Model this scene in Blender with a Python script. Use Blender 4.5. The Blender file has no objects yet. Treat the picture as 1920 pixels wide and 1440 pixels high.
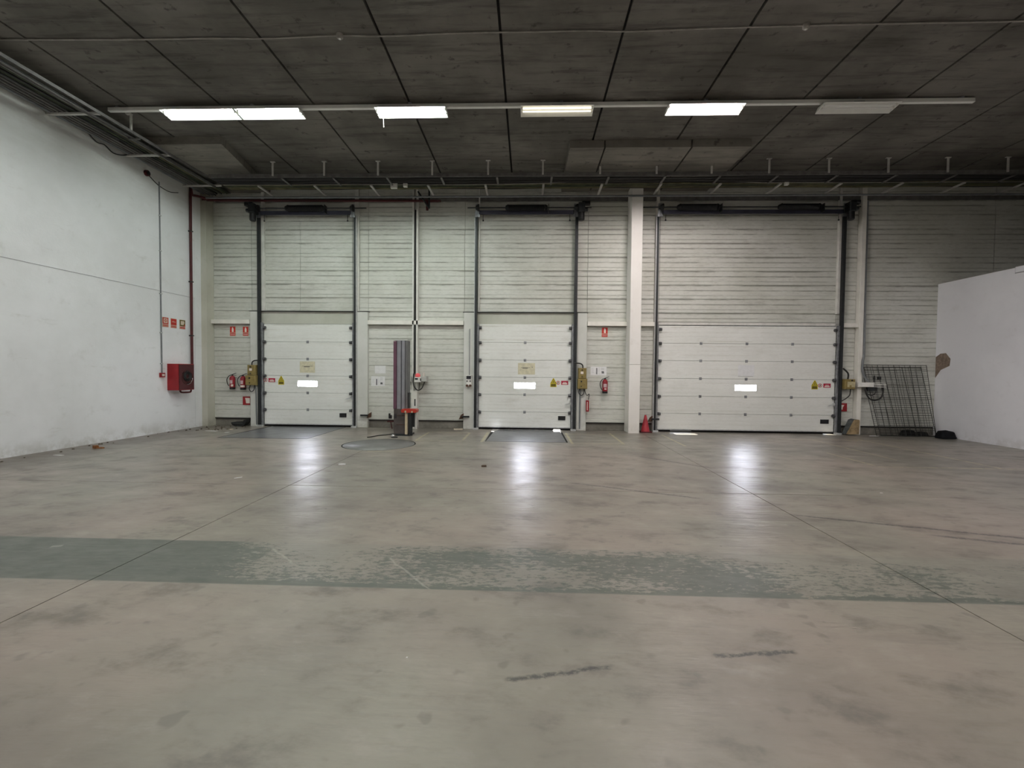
import bpy, math, random
from mathutils import Matrix, Vector
random.seed(7)
SC = bpy.context.scene
COL = SC.collection

# ------------------------------------------------------------------ camera, world, sun, exposure
cam_data = bpy.data.cameras.new('camera')
cam_data.sensor_width = 36.0
cam_data.lens = 850.0 / 1920.0 * 36.0
cam_data.clip_start = 0.05
cam_data.clip_end = 200
cam = bpy.data.objects.new('camera', cam_data)
COL.objects.link(cam)
CX = (0.99933, 0.03526, 0.00970)
CU = (-0.01065, 0.02703, 0.99958)
CB = (0.03498, -0.99901, 0.02739)
cam.matrix_world = Matrix(((CX[0], CU[0], CB[0], 0.0), (CX[1], CU[1], CB[1], 0.0),
                           (CX[2], CU[2], CB[2], 1.68), (0, 0, 0, 1)))
SC.camera = cam

world = bpy.data.worlds.new('daylight_sky')
SC.world = world
world.use_nodes = True
bgn = world.node_tree.nodes['Background']
bgn.inputs[0].default_value = (0.80, 0.88, 1.0, 1)
bgn.inputs[1].default_value = 5.0

sun_data = bpy.data.lights.new('sun', 'SUN')
sun_data.energy = 120.0
sun_data.angle = 0.009
sun_data.color = (1.0, 0.93, 0.82)
sun = bpy.data.objects.new('sun', sun_data)
COL.objects.link(sun)
sun.location = (4.4, 40, 10)
sun.rotation_euler = Vector((-0.02, -1.0, -0.078)).to_track_quat('-Z', 'Y').to_euler()

SC.view_settings.view_transform = 'Standard'
SC.view_settings.look = 'None'
SC.view_settings.exposure = 0.0
SC.view_settings.gamma = 1.0
SC.view_settings.use_curve_mapping = False
SC.cycles.max_bounces = 7
SC.cycles.diffuse_bounces = 5
SC.cycles.glossy_bounces = 3
SC.cycles.sample_clamp_indirect = 6.0
SC.cycles.use_denoising = True

TUBE = 430.0          # radiance of a lit fluorescent tube
COOL = (0.90, 1.0, 0.93)
NEUTRAL = (1.0, 0.955, 0.925)
PINK = (1.0, 0.91, 0.88)
WARM = (1.0, 0.90, 0.68)

# ------------------------------------------------------------------ material helpers
class NT:
    def __init__(s, name):
        s.m = bpy.data.materials.new(name)
        s.m.use_nodes = True
        s.t = s.m.node_tree
        s.b = s.t.nodes['Principled BSDF']
        s._p = None
    def n(s, typ, **kw):
        nd = s.t.nodes.new(typ)
        for k, v in kw.items():
            setattr(nd, k, v)
        return nd
    def link(s, a, b):
        s.t.links.new(a, b)
    def inp(s, sock, v):
        if hasattr(v, 'is_output') or isinstance(v, bpy.types.NodeSocket):
            s.link(v, sock)
        else:
            sock.default_value = v
    def pos(s):
        if s._p is None:
            g = s.n('ShaderNodeNewGeometry')
            x = s.n('ShaderNodeSeparateXYZ')
            s.link(g.outputs['Position'], x.inputs[0])
            s._p = (g.outputs['Position'], x.outputs[0], x.outputs[1], x.outputs[2])
        return s._p
    def math(s, op, a, b=0.0, c=None, clamp=False):
        nd = s.n('ShaderNodeMath', operation=op)
        nd.use_clamp = clamp
        s.inp(nd.inputs[0], a)
        s.inp(nd.inputs[1], b)
        if c is not None:
            s.inp(nd.inputs[2], c)
        return nd.outputs[0]
    def noise(s, scale, sc3=(1, 1, 1), detail=4.0, rough=0.55, off=(0, 0, 0), rot=0.0):
        mp = s.n('ShaderNodeMapping')
        mp.inputs['Scale'].default_value = sc3
        mp.inputs['Location'].default_value = off
        mp.inputs['Rotation'].default_value = (0, 0, rot)
        s.link(s.pos()[0], mp.inputs['Vector'])
        nd = s.n('ShaderNodeTexNoise')
        nd.inputs['Scale'].default_value = scale
        nd.inputs['Detail'].default_value = detail
        nd.inputs['Roughness'].default_value = rough
        s.link(mp.outputs[0], nd.inputs['Vector'])
        return nd.outputs['Fac']
    def ramp(s, v, lo, hi, a=0.0, b=1.0, smooth=True):
        nd = s.n('ShaderNodeMapRange')
        if smooth:
            nd.interpolation_type = 'SMOOTHSTEP'
        s.inp(nd.inputs[0], v)
        for i, q in zip((1, 2, 3, 4), (lo, hi, a, b)):
            s.inp(nd.inputs[i], q)
        return nd.outputs[0]
    def mix(s, f, a, b, blend='MIX'):
        nd = s.n('ShaderNodeMix', data_type='RGBA', blend_type=blend)
        s.inp(nd.inputs[0], f)
        s.inp(nd.inputs[6], a if not isinstance(a, tuple) else (*a[:3], 1))
        s.inp(nd.inputs[7], b if not isinstance(b, tuple) else (*b[:3], 1))
        return nd.outputs[2]
    def color(s, c):
        s.inp(s.b.inputs['Base Color'], c if not isinstance(c, tuple) else (*c[:3], 1))
    def rough(s, r, spec=None, metal=None):
        s.inp(s.b.inputs['Roughness'], r)
        if spec is not None:
            s.b.inputs['Specular IOR Level'].default_value = spec
        if metal is not None:
            s.b.inputs['Metallic'].default_value = metal
    def bump(s, h, strength=0.3, dist=0.01):
        nd = s.n('ShaderNodeBump')
        nd.inputs['Strength'].default_value = strength
        nd.inputs['Distance'].default_value = dist
        s.inp(nd.inputs['Height'], h)
        s.link(nd.outputs[0], s.b.inputs['Normal'])

def mulall(t, items):
    r = items[0]
    for i in items[1:]:
        r = t.math('MULTIPLY', r, i)
    return r

MATS = {}
def simple(name, col, rough=0.5, metal=0.0, spec=0.4, var=0.12, scale=9.0, emit=None):
    if name in MATS:
        return MATS[name]
    t = NT(name)
    if var > 0:
        nz = t.noise(scale, detail=5)
        dark = tuple(c * (1 - var * 1.6) for c in col)
        lite = tuple(min(1, c * (1 + var * 0.7)) for c in col)
        t.color(t.mix(t.ramp(nz, 0.3, 0.7), dark, lite))
    else:
        t.color(col)
    t.rough(rough, spec, metal)
    if emit:
        t.b.inputs['Emission Color'].default_value = (*emit[0], 1)
        t.b.inputs['Emission Strength'].default_value = emit[1]
    MATS[name] = t.m
    return t.m

# --- floor concrete
def seg_mask(t, x0, y0, x1, y1, w, soft):
    """distance from a straight stroke on the floor"""
    _, X, Y, Z = t.pos()
    L = math.hypot(x1 - x0, y1 - y0)
    ux, uy = (x1 - x0) / L, (y1 - y0) / L
    if not hasattr(t, '_wob'):
        t._wob = t.math('MULTIPLY', t.math('SUBTRACT', t.noise(5.0, detail=4, rough=0.7, off=(6, 6, 0)), 0.5), 0.10)
    dx = t.math('SUBTRACT', X, x0)
    dy = t.math('SUBTRACT', t.math('ADD', Y, t._wob), y0)
    al = t.math('ADD', t.math('MULTIPLY', dx, ux), t.math('MULTIPLY', dy, uy))
    pe = t.math('ABSOLUTE', t.math('SUBTRACT', t.math('MULTIPLY', dx, uy), t.math('MULTIPLY', dy, ux)))
    a = t.ramp(pe, w, w + soft, 1.0, 0.0)
    b = t.ramp(t.math('ABSOLUTE', t.math('SUBTRACT', al, L / 2)), L / 2 * 0.82, L / 2, 1.0, 0.0)
    return t.math('MULTIPLY', a, b)

def box_mask(t, x0, x1, y0, y1, soft=0.012):
    _, X, Y, Z = t.pos()
    cx, hx, cy, hy = (x0 + x1) / 2, (x1 - x0) / 2, (y0 + y1) / 2, (y1 - y0) / 2
    a = t.ramp(t.math('ABSOLUTE', t.math('SUBTRACT', X, cx)), hx - soft, hx + soft, 1.0, 0.0)
    b = t.ramp(t.math('ABSOLUTE', t.math('SUBTRACT', Y, cy)), hy - soft, hy + soft, 1.0, 0.0)
    return t.math('MULTIPLY', a, b)

def floor_material():
    t = NT('worn_concrete_floor')
    P, X, Y, Z = t.pos()
    big = t.noise(0.45, detail=5, rough=0.6)
    mid = t.noise(1.7, (1, 1.6, 1), detail=6, rough=0.65, rot=0.5)
    fine = t.noise(14, (0.35, 1, 1), detail=4, rough=0.6, rot=0.3)
    tint = t.noise(0.32, detail=3, off=(7, 3, 0))
    base = t.mix(t.ramp(tint, 0.35, 0.65), (0.290, 0.248, 0.213), (0.272, 0.258, 0.214))
    base = t.mix(t.ramp(big, 0.42, 0.64, 0.0, 0.60), base, (0.160, 0.145, 0.126))
    base = t.mix(t.ramp(mid, 0.5, 0.72, 0.0, 0.75), base, (0.128, 0.116, 0.100))
    base = t.mix(t.ramp(mid, 0.28, 0.46, 0.55, 0.0), base, (0.345, 0.312, 0.272))
    base = t.mix(t.ramp(fine, 0.5, 0.8, 0.0, 0.35), base, (0.15, 0.138, 0.122))
    spots = t.noise(5.0, detail=2, off=(3, 11, 0))
    base = t.mix(t.ramp(spots, 0.64, 0.72, 0.0, 0.5), base, (0.14, 0.13, 0.115))
    # small dark specks
    v = t.n('ShaderNodeTexVoronoi')
    v.inputs['Scale'].default_value = 1.4
    t.link(P, v.inputs['Vector'])
    base = t.mix(t.ramp(v.outputs['Distance'], 0.012, 0.03, 0.75, 0.0), base, (0.05, 0.04, 0.035))
    # skid streaks right of the middle
    st = t.noise(1.1, (0.22, 2.6, 1), detail=5, rough=0.7, rot=0.28, off=(2, 5, 0))
    right = t.ramp(X, 0.0, 4.0)
    base = t.mix(t.math('MULTIPLY', t.ramp(st, 0.56, 0.68, 0.0, 0.5), right), base, (0.135, 0.118, 0.10))
    # dirt along the side wall and in front of the doors
    dn = t.noise(1.3, detail=5, off=(1, 1, 4))
    dl = t.math('MULTIPLY', t.ramp(X, -9.0, -8.2, 0.8, 0.0), t.ramp(dn, 0.25, 0.55, 0.45, 1.0))
    base = t.mix(dl, base, (0.135, 0.112, 0.088))
    df = t.math('MULTIPLY', t.ramp(Y, 11.6, 13.0, 0.0, 0.6), t.ramp(dn, 0.35, 0.6))
    base = t.mix(df, base, (0.13, 0.118, 0.10))
    # green walkway band, worn towards the right
    wear_hi = t.noise(20.0, (0.55, 1.25, 1), detail=8, rough=0.75)
    wear_lo = t.noise(0.9, (0.8, 1, 1), detail=3, off=(5, 2, 0))
    wsum = t.math('ADD', t.math('MULTIPLY', wear_hi, 0.62), t.math('MULTIPLY', wear_lo, 0.38))
    thr = t.ramp(X, -4.4, -2.0, 0.30, 0.500, smooth=False)
    thr2 = t.math('ADD', thr, t.ramp(X, 1.0, 3.2, 0.0, 0.015))
    paint = t.ramp(t.math('SUBTRACT', wsum, thr2), -0.01, 0.02)
    band = box_mask(t, -9.2, 30, 3.42, 4.275, 0.012)
    edge = t.math('SUBTRACT', t.ramp(Y, 3.42, 3.54, 0.09, 0.0), t.math('MULTIPLY', t.ramp(Y, 4.05, 4.27, 0.0, 0.07), t.ramp(X, -3.5, -1.5)))
    paint2 = t.ramp(t.math('ADD', t.math('SUBTRACT', wsum, thr2), edge), -0.012, 0.022)
    green = t.mix(t.ramp(fine, 0.35, 0.7), (0.066, 0.082, 0.070), (0.105, 0.118, 0.103))
    band_under = t.mix(t.math('MULTIPLY', band, 0.30), base, (0.19, 0.195, 0.17))
    base = t.mix(mulall(t, [band, paint2, 0.82]), band_under, green)
    # worn yellow lines
    lines = [(-2.72, -2.66, 10.80, 12.30), (-2.70, -1.57, 10.76, 10.81), (-2.70, -1.57, 12.24, 12.30),
             (-1.60, -1.54, 10.95, 12.25), (-1.12, -1.05, 10.70, 12.55), (1.03, 1.09, 10.60, 12.50),
             (1.08, 2.75, 12.28, 12.33), (2.24, 2.30, 10.68, 12.6), (3.62, 3.68, 10.55, 12.45),
             (1.10, 2.30, 10.66, 10.71), (8.60, 8.66, 8.50, 12.1), (6.42, 6.47, 8.60, 9.95), (7.30, 7.35, 9.2, 11.9),
             (6.42, 9.2, 8.47, 8.52), (6.2, 9.9, 11.88, 11.93), (-3.3, -2.2, 9.22, 9.26)]
    lm = None
    for l in lines:
        b = box_mask(t, *l)
        lm = b if lm is None else t.math('MAXIMUM', lm, b)
    lw = t.ramp(t.noise(9, detail=5, rough=0.7, off=(9, 9, 0)), 0.36, 0.58, 0.25, 0.85)
    base = t.mix(t.math('MULTIPLY', lm, lw), base, (0.50, 0.46, 0.27))
    # scrapes and tyre marks
    sc = None
    for q in [(-0.13, 2.41, 0.52, 2.58, 0.006, 0.022), (1.10, 2.69, 1.66, 2.77, 0.008, 0.02),
              (3.0, 5.55, 7.6, 4.05, 0.010, 0.03), (0.6, 6.9, 2.4, 6.1, 0.010, 0.04), (4.2, 4.9, 6.2, 4.3, 0.01, 0.04),
              (2.2, 9.2, 3.3, 8.1, 0.01, 0.04)]:
        b = seg_mask(t, *q)
        sc = b if sc is None else t.math('MAXIMUM', sc, b)
    scn = t.ramp(t.noise(26, detail=4, rough=0.7), 0.35, 0.55, 0.25, 0.85)
    base = t.mix(t.math('MULTIPLY', sc, scn), base, (0.045, 0.042, 0.045))
    lt = seg_mask(t, -1.25, 4.0, -0.72, 3.40, 0.004, 0.010)
    lt = t.math('MAXIMUM', lt, seg_mask(t, -4.45, 4.04, -4.36, 4.08, 0.012, 0.02))
    lt = t.math('MAXIMUM', lt, seg_mask(t, -2.4, 4.15, -2.0, 3.8, 0.004, 0.012))
    base = t.mix(t.math('MULTIPLY', lt, 0.42), base, (0.42, 0.40, 0.35))
    t.color(base)
    rr = t.ramp(mid, 0.3, 0.75, 0.29, 0.42)
    rr = t.math('ADD', rr, t.ramp(Y, 3.0, 7.0, 0.10, 0.0))
    t.rough(rr, 0.5)
    hb = t.math('ADD', t.math('MULTIPLY', t.noise(3.0, (0.4, 1.9, 1), detail=4, rough=0.6), 1.0),
                t.math('MULTIPLY', t.noise(13, (0.25, 1.4, 1), detail=3, rough=0.6, off=(2, 2, 0)), 0.75))
    t.bump(hb, 0.42, 0.012)
    return t.m

def wall_panel_material(name, c0, c1, dirt):
    """painted metal cladding with grime settled under each joint line"""
    t = NT(name)
    P, X, Y, Z = t.pos()
    n1 = t.noise(0.7, detail=4)
    base = t.mix(t.ramp(n1, 0.3, 0.7), c0, c1)
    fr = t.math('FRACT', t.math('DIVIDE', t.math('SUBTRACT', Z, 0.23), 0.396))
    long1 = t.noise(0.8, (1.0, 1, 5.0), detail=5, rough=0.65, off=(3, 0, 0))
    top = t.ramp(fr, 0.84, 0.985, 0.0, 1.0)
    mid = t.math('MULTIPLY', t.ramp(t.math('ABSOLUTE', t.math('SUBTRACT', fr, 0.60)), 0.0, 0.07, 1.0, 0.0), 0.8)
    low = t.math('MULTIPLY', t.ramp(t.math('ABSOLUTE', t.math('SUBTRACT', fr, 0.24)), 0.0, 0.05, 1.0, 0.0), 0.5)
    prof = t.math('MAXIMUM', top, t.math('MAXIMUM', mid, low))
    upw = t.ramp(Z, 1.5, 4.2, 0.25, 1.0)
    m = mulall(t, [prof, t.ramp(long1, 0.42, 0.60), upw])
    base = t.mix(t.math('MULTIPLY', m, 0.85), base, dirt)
    gr = t.noise(1.4, (0.5, 1, 2.0), detail=6, rough=0.7, off=(0, 4, 0))
    base = t.mix(t.ramp(gr, 0.52, 0.80, 0.0, 0.45), base, dirt)
    fine = t.noise(30, (0.3, 1, 1.2), detail=3)
    base = t.mix(t.ramp(fine, 0.45, 0.8, 0.0, 0.22), base, dirt)
    t.color(base)
    t.rough(0.55, 0.3)
    return t.m

def masonry_material(name, c0, c1, dirt, shade_dirt_top=False, bump=0.25):
    t = NT(name)
    P, X, Y, Z = t.pos()
    n1 = t.noise(0.6, detail=5, rough=0.6)
    base = t.mix(t.ramp(n1, 0.32, 0.68), c0, c1)
    st = t.noise(2.2, detail=6, rough=0.7, off=(4, 4, 0))
    base = t.mix(t.ramp(st, 0.56, 0.82, 0.0, 0.38), base, dirt)
    sm = t.noise(1.2, (1, 1, 4.0), detail=6, rough=0.7, off=(1, 8, 0))
    base = t.mix(t.ramp(sm, 0.60, 0.74, 0.0, 0.3), base, dirt)
    lo = t.math('MULTIPLY', t.ramp(Z, 0.0, 0.35, 0.55, 0.0), t.ramp(st, 0.4, 0.6))
    base = t.mix(lo, base, dirt)
    if shade_dirt_top:
        hi = t.math('MULTIPLY', t.ramp(Z, 5.2, 6.9, 0.0, 0.65), t.ramp(sm, 0.25, 0.6, 0.5, 1.0))  # darkening towards the top is painted shade as well as dirt
        base = t.mix(hi, base, dirt)
    t.color(base)
    t.rough(0.8, 0.2)
    t.bump(t.noise(22, detail=5, rough=0.65), bump, 0.01)
    return t.m

def ceiling_material(name, c0, c1):
    t = NT(name)
    n1 = t.noise(0.55, detail=6, rough=0.62)
    base = t.mix(t.ramp(n1, 0.32, 0.68), c0, c1)
    boards = t.noise(1.3, (0.5, 5.0, 1), detail=5, rough=0.7)
    base = t.mix(t.ramp(boards, 0.46, 0.70, 0.0, 0.6), base, tuple(c * 0.45 for c in c0))
    sp = t.noise(4.5, detail=4, rough=0.6, off=(3, 3, 3))
    base = t.mix(t.ramp(sp, 0.60, 0.70, 0.0, 0.6), base, tuple(c * 0.35 for c in c0))
    base = t.mix(t.ramp(sp, 0.22, 0.32, 0.3, 0.0), base, tuple(min(1, c * 1.5) for c in c1))
    t.color(base)
    t.rough(0.85, 0.15)
    t.bump(t.noise(9, (0.6, 3, 1), detail=5), 0.3, 0.01)
    return t.m

FLOOR = floor_material()
PANEL = wall_panel_material('cladding_paint', (0.57, 0.575, 0.52), (0.66, 0.665, 0.62), (0.17, 0.165, 0.135))
DOORW = wall_panel_material('door_section_paint', (0.755, 0.765, 0.73), (0.82, 0.83, 0.80), (0.50, 0.49, 0.42))
WHITEWALL = masonry_material('whitewashed_wall', (0.79, 0.80, 0.81), (0.88, 0.89, 0.91), (0.48, 0.47, 0.43), True)
PARTWALL = masonry_material('whitewashed_partition', (0.80, 0.80, 0.84), (0.87, 0.87, 0.91), (0.58, 0.56, 0.55))
PILASTER = masonry_material('cream_concrete', (0.50, 0.49, 0.41), (0.58, 0.57, 0.50), (0.30, 0.28, 0.22), True)
PILLAR = masonry_material('white_painted_concrete', (0.82, 0.79, 0.75), (0.88, 0.86, 0.83), (0.55, 0.51, 0.45))
JAMB = masonry_material('grey_white_concrete', (0.58, 0.59, 0.55), (0.68, 0.68, 0.65), (0.36, 0.34, 0.28), False, 0.12)
LINTEL = masonry_material('stained_lintel_concrete', (0.44, 0.45, 0.38), (0.56, 0.56, 0.50), (0.24, 0.23, 0.18), False, 0.12)
PLINTH = masonry_material('bare_plinth_concrete', (0.20, 0.19, 0.165), (0.28, 0.265, 0.23), (0.10, 0.09, 0.075))
CEIL = ceiling_material('soot_stained_concrete', (0.118, 0.110, 0.097), (0.205, 0.192, 0.170))
CEILB = ceiling_material('cleaner_concrete', (0.190, 0.177, 0.155), (0.270, 0.250, 0.220))
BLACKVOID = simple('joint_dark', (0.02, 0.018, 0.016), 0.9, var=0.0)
STEELW = simple('white_steel', (0.70, 0.69, 0.65), 0.45, 0.0, 0.4, 0.08, 6)
BEAMW = simple('white_beam_paint', (0.80, 0.78, 0.72), 0.5, 0.0, 0.4, 0.05, 4)
GALV = simple('galvanised_steel', (0.36, 0.37, 0.39), 0.42, 0.75, 0.5, 0.16, 12)
GALVL = simple('light_galvanised_steel', (0.55, 0.56, 0.56), 0.5, 0.4, 0.5, 0.1, 12)
GALVD = simple('greased_steel', (0.10, 0.10, 0.105), 0.45, 0.4, 0.5, 0.2, 14)
DARKM = simple('dark_metal', (0.035, 0.038, 0.040), 0.45, 0.5, 0.4, 0.1, 10)
BLACKP = simple('black_plastic', (0.012, 0.012, 0.013), 0.45, 0.0, 0.4, 0.0)
RUBBER = simple('black_rubber', (0.02, 0.02, 0.02), 0.8, 0.0, 0.2, 0.0)
RUST = simple('rusty_iron', (0.11, 0.06, 0.04), 0.8, 0.2, 0.2, 0.3, 30)
REDP = simple('red_enamel', (0.30, 0.012, 0.018), 0.42, 0.0, 0.4, 0.08, 5)
REDD = simple('dark_red_pipe_paint', (0.075, 0.010, 0.012), 0.5, 0.0, 0.4, 0.12, 8)
REDX = simple('extinguisher_red', (0.27, 0.010, 0.020), 0.3, 0.0, 0.5, 0.05, 8)
SIGNR = simple('sign_red', (0.50, 0.035, 0.025), 0.5, 0.0, 0.3, 0.0)
SIGNM = simple('sign_crimson', (0.42, 0.02, 0.055), 0.5, 0.0, 0.3, 0.0)
SIGNW = simple('sign_white', (0.80, 0.72, 0.66), 0.5, 0.0, 0.3, 0.0)
CREAMP = simple('sign_cream', (0.66, 0.58, 0.46), 0.5, 0.0, 0.3, 0.0)
YEL = simple('sign_yellow', (0.62, 0.52, 0.04), 0.5, 0.0, 0.3, 0.0)
OLIVE = simple('olive_sign', (0.13, 0.105, 0.012), 0.5, 0.0, 0.3, 0.0)
PAPER = simple('white_paper', (0.80, 0.80, 0.80), 0.7, 0.0, 0.2, 0.03, 12)
PAPERY = simple('yellowed_paper', (0.68, 0.64, 0.47), 0.7, 0.0, 0.2, 0.08, 12)
INK = simple('black_ink', (0.03, 0.03, 0.035), 0.7, 0.0, 0.2, 0.0)
GREYINK = simple('faded_ink', (0.34, 0.34, 0.34), 0.7, 0.0, 0.2, 0.0)
KHAKI = simple('khaki_enclosure', (0.27, 0.205, 0.075), 0.5, 0.1, 0.3, 0.12, 14)
KHAKIL = simple('pale_khaki_enclosure', (0.52, 0.46, 0.28), 0.5, 0.0, 0.3, 0.1, 14)
GREYBOX = simple('grey_plastic', (0.50, 0.50, 0.47), 0.5, 0.0, 0.4, 0.04, 10)
WHITEPL = simple('white_plastic', (0.80, 0.79, 0.75), 0.45, 0.0, 0.4, 0.04, 10)
CABLEG = simple('green_black_cable', (0.050, 0.062, 0.034), 0.6, 0.0, 0.3, 0.35, 5)
CABLEY = simple('dusty_olive_cable', (0.15, 0.14, 0.075), 0.7, 0.0, 0.3, 0.3, 3)
CABLEK = simple('black_cable', (0.018, 0.017, 0.016), 0.5, 0.0, 0.4, 0.0)
CABLEW = simple('dusty_white_cable', (0.36, 0.34, 0.31), 0.7, 0.0, 0.2, 0.15, 5)
CONDUIT = simple('grey_conduit', (0.20, 0.21, 0.22), 0.55, 0.0, 0.4, 0.1, 8)
TRAYM = simple('tray_dusty_steel', (0.15, 0.145, 0.14), 0.7, 0.1, 0.4, 0.15, 8)
ARMM = simple('bracket_pale_steel', (0.62, 0.61, 0.58), 0.5, 0.1, 0.4, 0.08, 8)
MAST1 = simple('mast_grey', (0.26, 0.26, 0.285), 0.45, 0.3, 0.5, 0.08, 6)
MAST2 = simple('mast_purple_strip', (0.13, 0.055, 0.085), 0.5, 0.1, 0.4, 0.12, 6)
MASTD = simple('mast_dark_housing', (0.10, 0.085, 0.08), 0.5, 0.3, 0.4, 0.15, 6)
REDTOP = simple('bright_red_cover', (0.42, 0.03, 0.012), 0.4, 0.0, 0.5, 0.1, 10)
ROLL = simple('beige_film_core', (0.62, 0.52, 0.36), 0.5, 0.0, 0.4, 0.1, 10)
CHROME = simple('bright_steel', (0.7, 0.7, 0.7), 0.22, 1.0, 0.5, 0.0)
PLATE = simple('leveller_plate_steel', (0.175, 0.180, 0.185), 0.36, 0.35, 0.5, 0.16, 3)
DISKM = simple('turntable_steel', (0.215, 0.215, 0.205), 0.5, 0.25, 0.5, 0.1, 4)
CONE = simple('faded_red_plastic', (0.42, 0.035, 0.05), 0.5, 0.0, 0.4, 0.12, 10)
WOODB = simple('tan_board', (0.34, 0.25, 0.14), 0.7, 0.0, 0.2, 0.25, 8)
GREYFELT = simple('grey_felt', (0.10, 0.11, 0.11), 0.9, 0.0, 0.1, 0.2, 12)
WOODC = simple('orange_wood', (0.28, 0.12, 0.045), 0.7, 0.0, 0.2, 0.25, 20)
BRICKM = simple('raw_brick', (0.26, 0.20, 0.16), 0.9, 0.0, 0.1, 0.2, 20)
BAG = simple('black_sack', (0.010, 0.010, 0.012), 0.75, 0.0, 0.12, 0.2, 10)
WIREM = simple('dull_wire', (0.045, 0.046, 0.04), 0.6, 0.4, 0.4, 0.15, 10)
FIXW = simple('luminaire_white', (0.84, 0.84, 0.80), 0.35, 0.0, 0.5, 0.03, 6)
BEACON = simple('red_beacon', (0.60, 0.06, 0.07), 0.35, 0.0, 0.5, 0.0, emit=((1.0, 0.18, 0.18), 0.22))
GROUNDM = simple('yard_asphalt', (0.30, 0.29, 0.27), 0.9, 0.0, 0.1, 0.1, 3)
HALLW = simple('hall_end_paint', (0.50, 0.49, 0.46), 0.8, 0.0, 0.2, 0.08, 1)
PANE = simple('daylit_acrylic', (0.8, 0.8, 0.8), 0.4, 0.0, 0.3, 0.0, emit=((0.84, 0.87, 1.0), 55.0))
def tube_mat(name, col, k):
    return simple(name, (0.9, 0.9, 0.88), 0.4, 0.0, 0.3, 0.0, emit=(col, k))

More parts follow.
